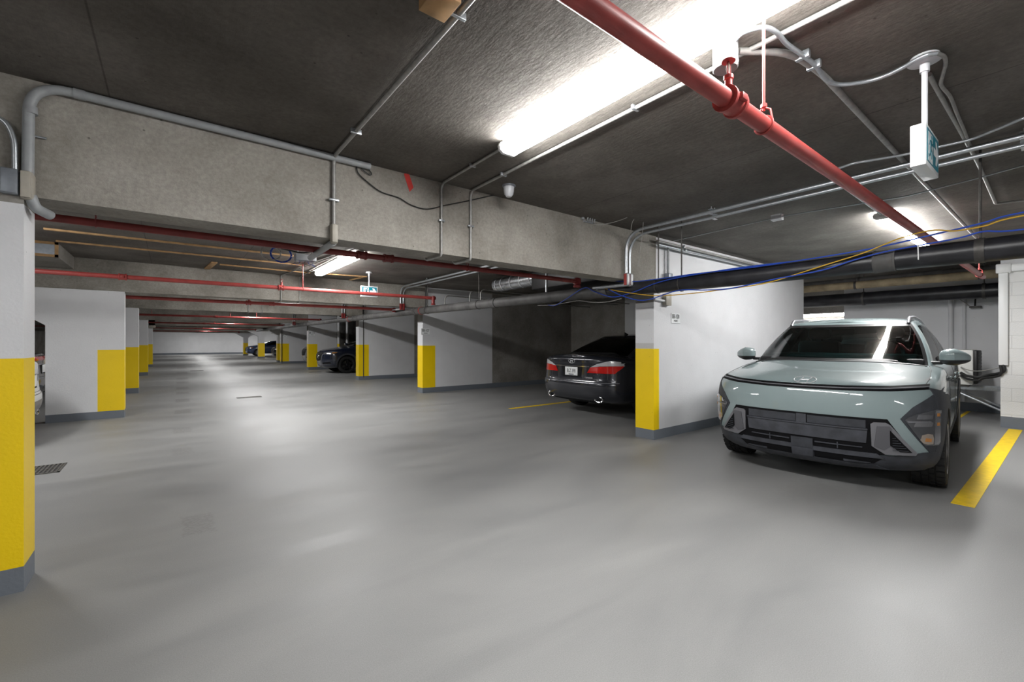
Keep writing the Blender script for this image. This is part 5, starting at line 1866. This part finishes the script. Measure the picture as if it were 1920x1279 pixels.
def sedan_tail(c, plate, lamps='taillamp'):
    for s2 in (-1, 1):
        f = lambda q: [(s2 * a, b) for a, b in (q if s2 > 0 else q[::-1])]
        tl = c.patch('tail_lamp', f([(.36, .770), (.425, .865), (.60, .885), (.80, .893), (.90, .897), (.90, .86), (.84, .770)]), 'rear', lamps, off=.007, res=.018)
        c.patch('clear_lens', f([(.425, .868), (.55, .925), (.72, .972), (.80, .982), (.90, .958), (.90, .900), (.80, .897), (.60, .888)]), 'rear', 'clearlens', off=.007, res=.018, parent=tl)
        q = [(4.60, .905), (4.72, .945), (4.80, .962), (4.80, .897), (4.62, .895)]
        c.patch('clear_lens', q, 'right' if s2 > 0 else 'left', 'clearlens', off=.006, res=.018, parent=tl)
        q = [(4.62, .893), (4.80, .894), (4.80, .79), (4.74, .81)]
        c.patch('side_lens', q, 'right' if s2 > 0 else 'left', lamps, off=.006, res=.018, parent=tl)
    c.patch('chrome_strip', [(-.41, .868), (.41, .868), (.41, .884), (-.41, .884)], 'rear', 'chrome', off=.012, res=.03)
    c.patch('plate_recess', [(-.21, .69), (.21, .69), (.25, .862), (-.25, .862)], 'rear', 'grilleblk', off=.004, res=.03)
    h, n = c.ray('rear', 0, .785)
    x = h.x
    pl = MB().rbox((x + .008, -.1525, .71), (x + .016, .1525, .86), 'signwhite', .006).build('licence_plate', c.root)
    if plate:
        text_mesh('lettering', plate, .075, 'ink', pl, (x + .0165, 0, .79), (PI / 2, 0, PI / 2), scale=(.82, 1.25, 1))
        MB().box((x + .016, -.06, .722), (x + .0168, .06, .736), 'ink').build('lower_line', pl, smooth=0)
    c.line('bumper_line', [(-.90, .612), (-.5, .605), (0, .603), (.5, .605), (.90, .612)], 'rear', .006, 'silver', -.001)
    c.line('trunk_gap', [(-.62, .75), (-.60, .66), (-.45, .635), (.45, .635), (.60, .66), (.62, .75)], 'rear', .004, 'black', -.001)
    for s2 in (-1, 1):
        hh, _n = c.ray('rear', s2 * .58, .34)
        mb = MB()
        ring_ = [(hh.x + .0, s2 * .58 + .088 * math.cos(a), .325 + .045 * math.sin(a)) for a in [2 * PI * q / 20 for q in range(21)]]
        mb.tube(ring_, .011, 'chrome', 8)
        mb.tube([(hh.x - .12, s2 * .58, .325), (hh.x - .005, s2 * .58, .325)], .05, 'grilleblk', 14)
        mb.build('exhaust_tip', c.root)
    c.patch('rear_skirt', [(-.8, .20), (.8, .20), (.7, .265), (.45, .285), (-.45, .285), (-.7, .265)], 'rear', 'grilleblk', off=.006, res=.04)


sedan_tail(sd_, 'BLZ 398')
emblem_h(sd_, 0, .965, 'rear', .075, 'brightwork', .52)
for tx, yy, zz, sz in (('GENESIS', .40, .685, .036), ('3.8', .58, .65, .028)):
    h, n = sd_.ray('rear', yy, zz)
    text_mesh('badge', tx, sz, 'brightwork', sd_.root, (h.x + .004, yy, zz), (PI / 2, 0, PI / 2), depth=.003, scale=(1.35, 1, 1))
h, n = sd_.ray('top', 3.35, 0, sd_.bvh_c)
MB().add([(3.30, .015, h.z - .01), (3.30, -.015, h.z - .01), (3.44, -.02, h.z - .02), (3.44, .02, h.z - .02), (3.42, 0, h.z + .045), (3.44, 0, h.z + .045)], [(0, 1, 4), (1, 2, 5, 4), (2, 3, 5), (3, 0, 4, 5), (0, 3, 2, 1)], 'charcoalpaint').build('roof_fin', sd_.root)
for s2, vw in ((1, 'right'), (-1, 'left')):
    for px_ in ([(1.6, .96), (1.6, .4)], [(2.7, .98), (2.7, .4)], [(3.6, .98), (3.5, .7)]):
        sd_.line('door_gap', px_, vw, .003, 'black', -.001)


# ------------------------------------------------------------------ navy SUV and the far cars
def suv_params(paint, L=4.55, w=.92, hood=1.02, roof=1.66, wb=2.70, fo=.92, wr=.36, glass_='darkglass'):
    b = hood + .1
    return dict(L=L, w=w, zb=.22, Lf=.6, mf=2.5, Lr=.5, mr=2.8, paint=paint, crown=3,
                rows=[(0, .2, L - .16, w - .13), (.06, .08, L - .07, w - .05), (.2, .03, L - .02, w - .01), (.4, .01, L, w), (.6, 0, L, w), (.8, .005, L - .02, w - .006), (.92, .04, L - .05, w - .03), (1, .11, L - .1, w - .07)],
                ztop=[(0, hood - .10), (.3, hood - .07), (.8, hood - .01), (1.3, b - .05), (3, b), (L, b - .03)],
                zc=[(.11, hood - .08), (.25, hood - .02), (.6, hood + .03), (1.2, b + .02), (3, b + .02), (L - .1, b)],
                wr=wr, wy=w - .055, wc=w - .135, axles=(fo, fo + wb), tw=.225, ws=glass_, sg=glass_, rg=glass_,
                gh=dict(base=(1.18, L - .18, w - .11, .34, 2.1, .4, 2.4), top=(1.95, L - .5, w - .32, .3, 2.2, .3, 2.4), ztop=[(1.9, roof - .1), (2.6, roof - .06), (L - .5, roof - .13)], roof=[(1.9, roof - .07), (2.6, roof), (3.4, roof - .02), (L - .5, roof - .1)], pillars=(5, 9), cp=11))


def suv_face(c, grille='grilleblk', hood=1.02, chrome_='chrome'):
    g = c.patch('grille', [(-.34, hood - .50), (.34, hood - .50), (.46, hood - .22), (.42, hood - .14), (-.42, hood - .14), (-.46, hood - .22)], 'front', grille, off=.006, res=.04)
    c.line('grille_wing', [(-.62, hood - .19), (-.46, hood - .22), (-.34, hood - .49), (0, hood - .52), (.34, hood - .49), (.46, hood - .22), (.62, hood - .19)], 'front', .012, chrome_, .004, parent=g)
    for s2 in (-1, 1):
        f = lambda q: [(s2 * a, hood + b) for a, b in (q if s2 > 0 else q[::-1])]
        hl = c.patch('headlamp', f([(.48, -.235), (.50, -.16), (.84, -.10), (.90, -.13), (.86, -.215)]), 'front', 'lampclear', off=.006, res=.03)
        c.patch('marker', f([(.84, -.185), (.83, -.15), (.89, -.14), (.885, -.18)]), 'front', 'amber', off=.009, res=.03, parent=hl)
        c.patch('fog_intake', f([(.42, -.62), (.82, -.60), (.80, -.54), (.45, -.56)]), 'front', 'grilleblk', off=.006, res=.04)
        c.line('fog_trim', [(s2 * .42, hood - .63), (s2 * .82, hood - .61)], 'front', .008, chrome_, .004)
    return g


NAVY = suv_params('navypaint')
c = Car('suv', 'navy SUV parked nose-out with a dark grille, between two partitions', NAVY, (4.85, 19.5, 0), 0)
c.wheels('alloyblk', 5)
c.mirror(1.45, 1.0, 1.18)
c.arches()
g = suv_face(c)
el = [(.11 * math.cos(a), .70 + .085 * math.sin(a)) for a in [2 * PI * q / 24 for q in range(25)]]
e = c.line('emblem', el, 'front', .008, 'chrome', .008, n=1)
c.line('wing', [(-.105, .735), (-.05, .73), (0, .675), (.05, .73), (.105, .735)], 'front', .008, 'chrome', .010, parent=e, n=5)
c.both('sill_cladding', [(1.3, .22), (3.2, .22), (3.2, .38), (1.3, .36)], 'side', 'cladding', off=.006, res=.08)

c = Car('suv', 'dark SUV whose nose just shows past the partition with the distant plate', suv_params('greypaint', hood=1.08), (5.62, 25.7, 0), 0)
c.wheels('alloysilver', 5)
suv_face(c, hood=1.08)
c.mirror(1.45, 1.0, 1.24)
c.arches()
c = Car('car', 'black car showing its nose between the slim column and the far partition', suv_params('darkpaint', L=4.5, hood=.98, roof=1.5, wr=.34), (5.75, 36.0, 0), 0)
c.wheels('alloysilver', 10)
suv_face(c, hood=.98)
c.mirror(1.45, 1.0, 1.1)
c = Car('car', 'blue car with silver wheels beside the most distant column', suv_params('bluepaint', L=4.4, hood=.95, roof=1.45, wr=.33), (5.45, 47.6, 0), 0)
c.wheels('alloysilver', 10)
suv_face(c, hood=.95)
c.mirror(1.45, 1.0, 1.08)

# left bays
WS = dict(SED)
WS['paint'] = 'whitepaint'
c = Car('sedan', 'white car showing a sliver of its tail behind the nearest left column', WS, (-1.40 - 4.975, 8.38, 0), 0)
c.wheels('alloysilver', 10)
sedan_tail(c, None, 'lampclear')
el = [(.06 * math.cos(a), .99 + .045 * math.sin(a)) for a in [2 * PI * q / 20 for q in range(21)]]
c.line('emblem', el, 'rear', .008, 'chrome', .004, n=1)
c.patch('bumper_insert', [(-.9, .40), (.9, .40), (.9, .52), (-.9, .52)], 'rear', 'silver', off=.006, res=.05)
GS = dict(SED)
GS['paint'] = 'charcoalpaint'
c = Car('sedan', 'grey car with a red tail lamp farther back behind the white car on the left', GS, (-1.95 - 4.975, 12.45, 0), 0)
c.wheels('alloysilver', 10)
sedan_tail(c, None)
c.patch('brake_lamp', [(-.70, .95), (.70, .95), (.68, 1.02), (-.68, 1.02)], 'rear', 'taillamp', off=.008, res=.03)

# ================================================================== CAMERA, WORLD, VIEW
cd = bpy.data.cameras.new('camera')
cd.sensor_width = 36
cd.lens = FPX / 1920 * 36
cd.shift_y = (HOR - 639.5) / 1920
cd.clip_start = .05
cam = bpy.data.objects.new('camera', cd)
COL.objects.link(cam)
cam.location = (0, 0, HGT)
cam.rotation_euler = (PI / 2, 0, -YAW)
SC.camera = cam
w = bpy.data.worlds.new('world')
w.use_nodes = True
w.node_tree.nodes['Background'].inputs[0].default_value = (.5, .5, .52, 1)
w.node_tree.nodes['Background'].inputs[1].default_value = .0
SC.world = w
SC.view_settings.view_transform = 'Standard'
SC.view_settings.look = 'None'
SC.view_settings.gamma = 1
SC.view_settings.use_curve_mapping = False
SC.view_settings.exposure = 0.62
SC.cycles.max_bounces = 10
SC.cycles.diffuse_bounces = 6
SC.cycles.glossy_bounces = 4
SC.cycles.transparent_max_bounces = 12
SC.cycles.caustics_reflective = False
SC.cycles.caustics_refractive = False
SC.cycles.sample_clamp_indirect = 12
SC.cycles.use_denoising = True
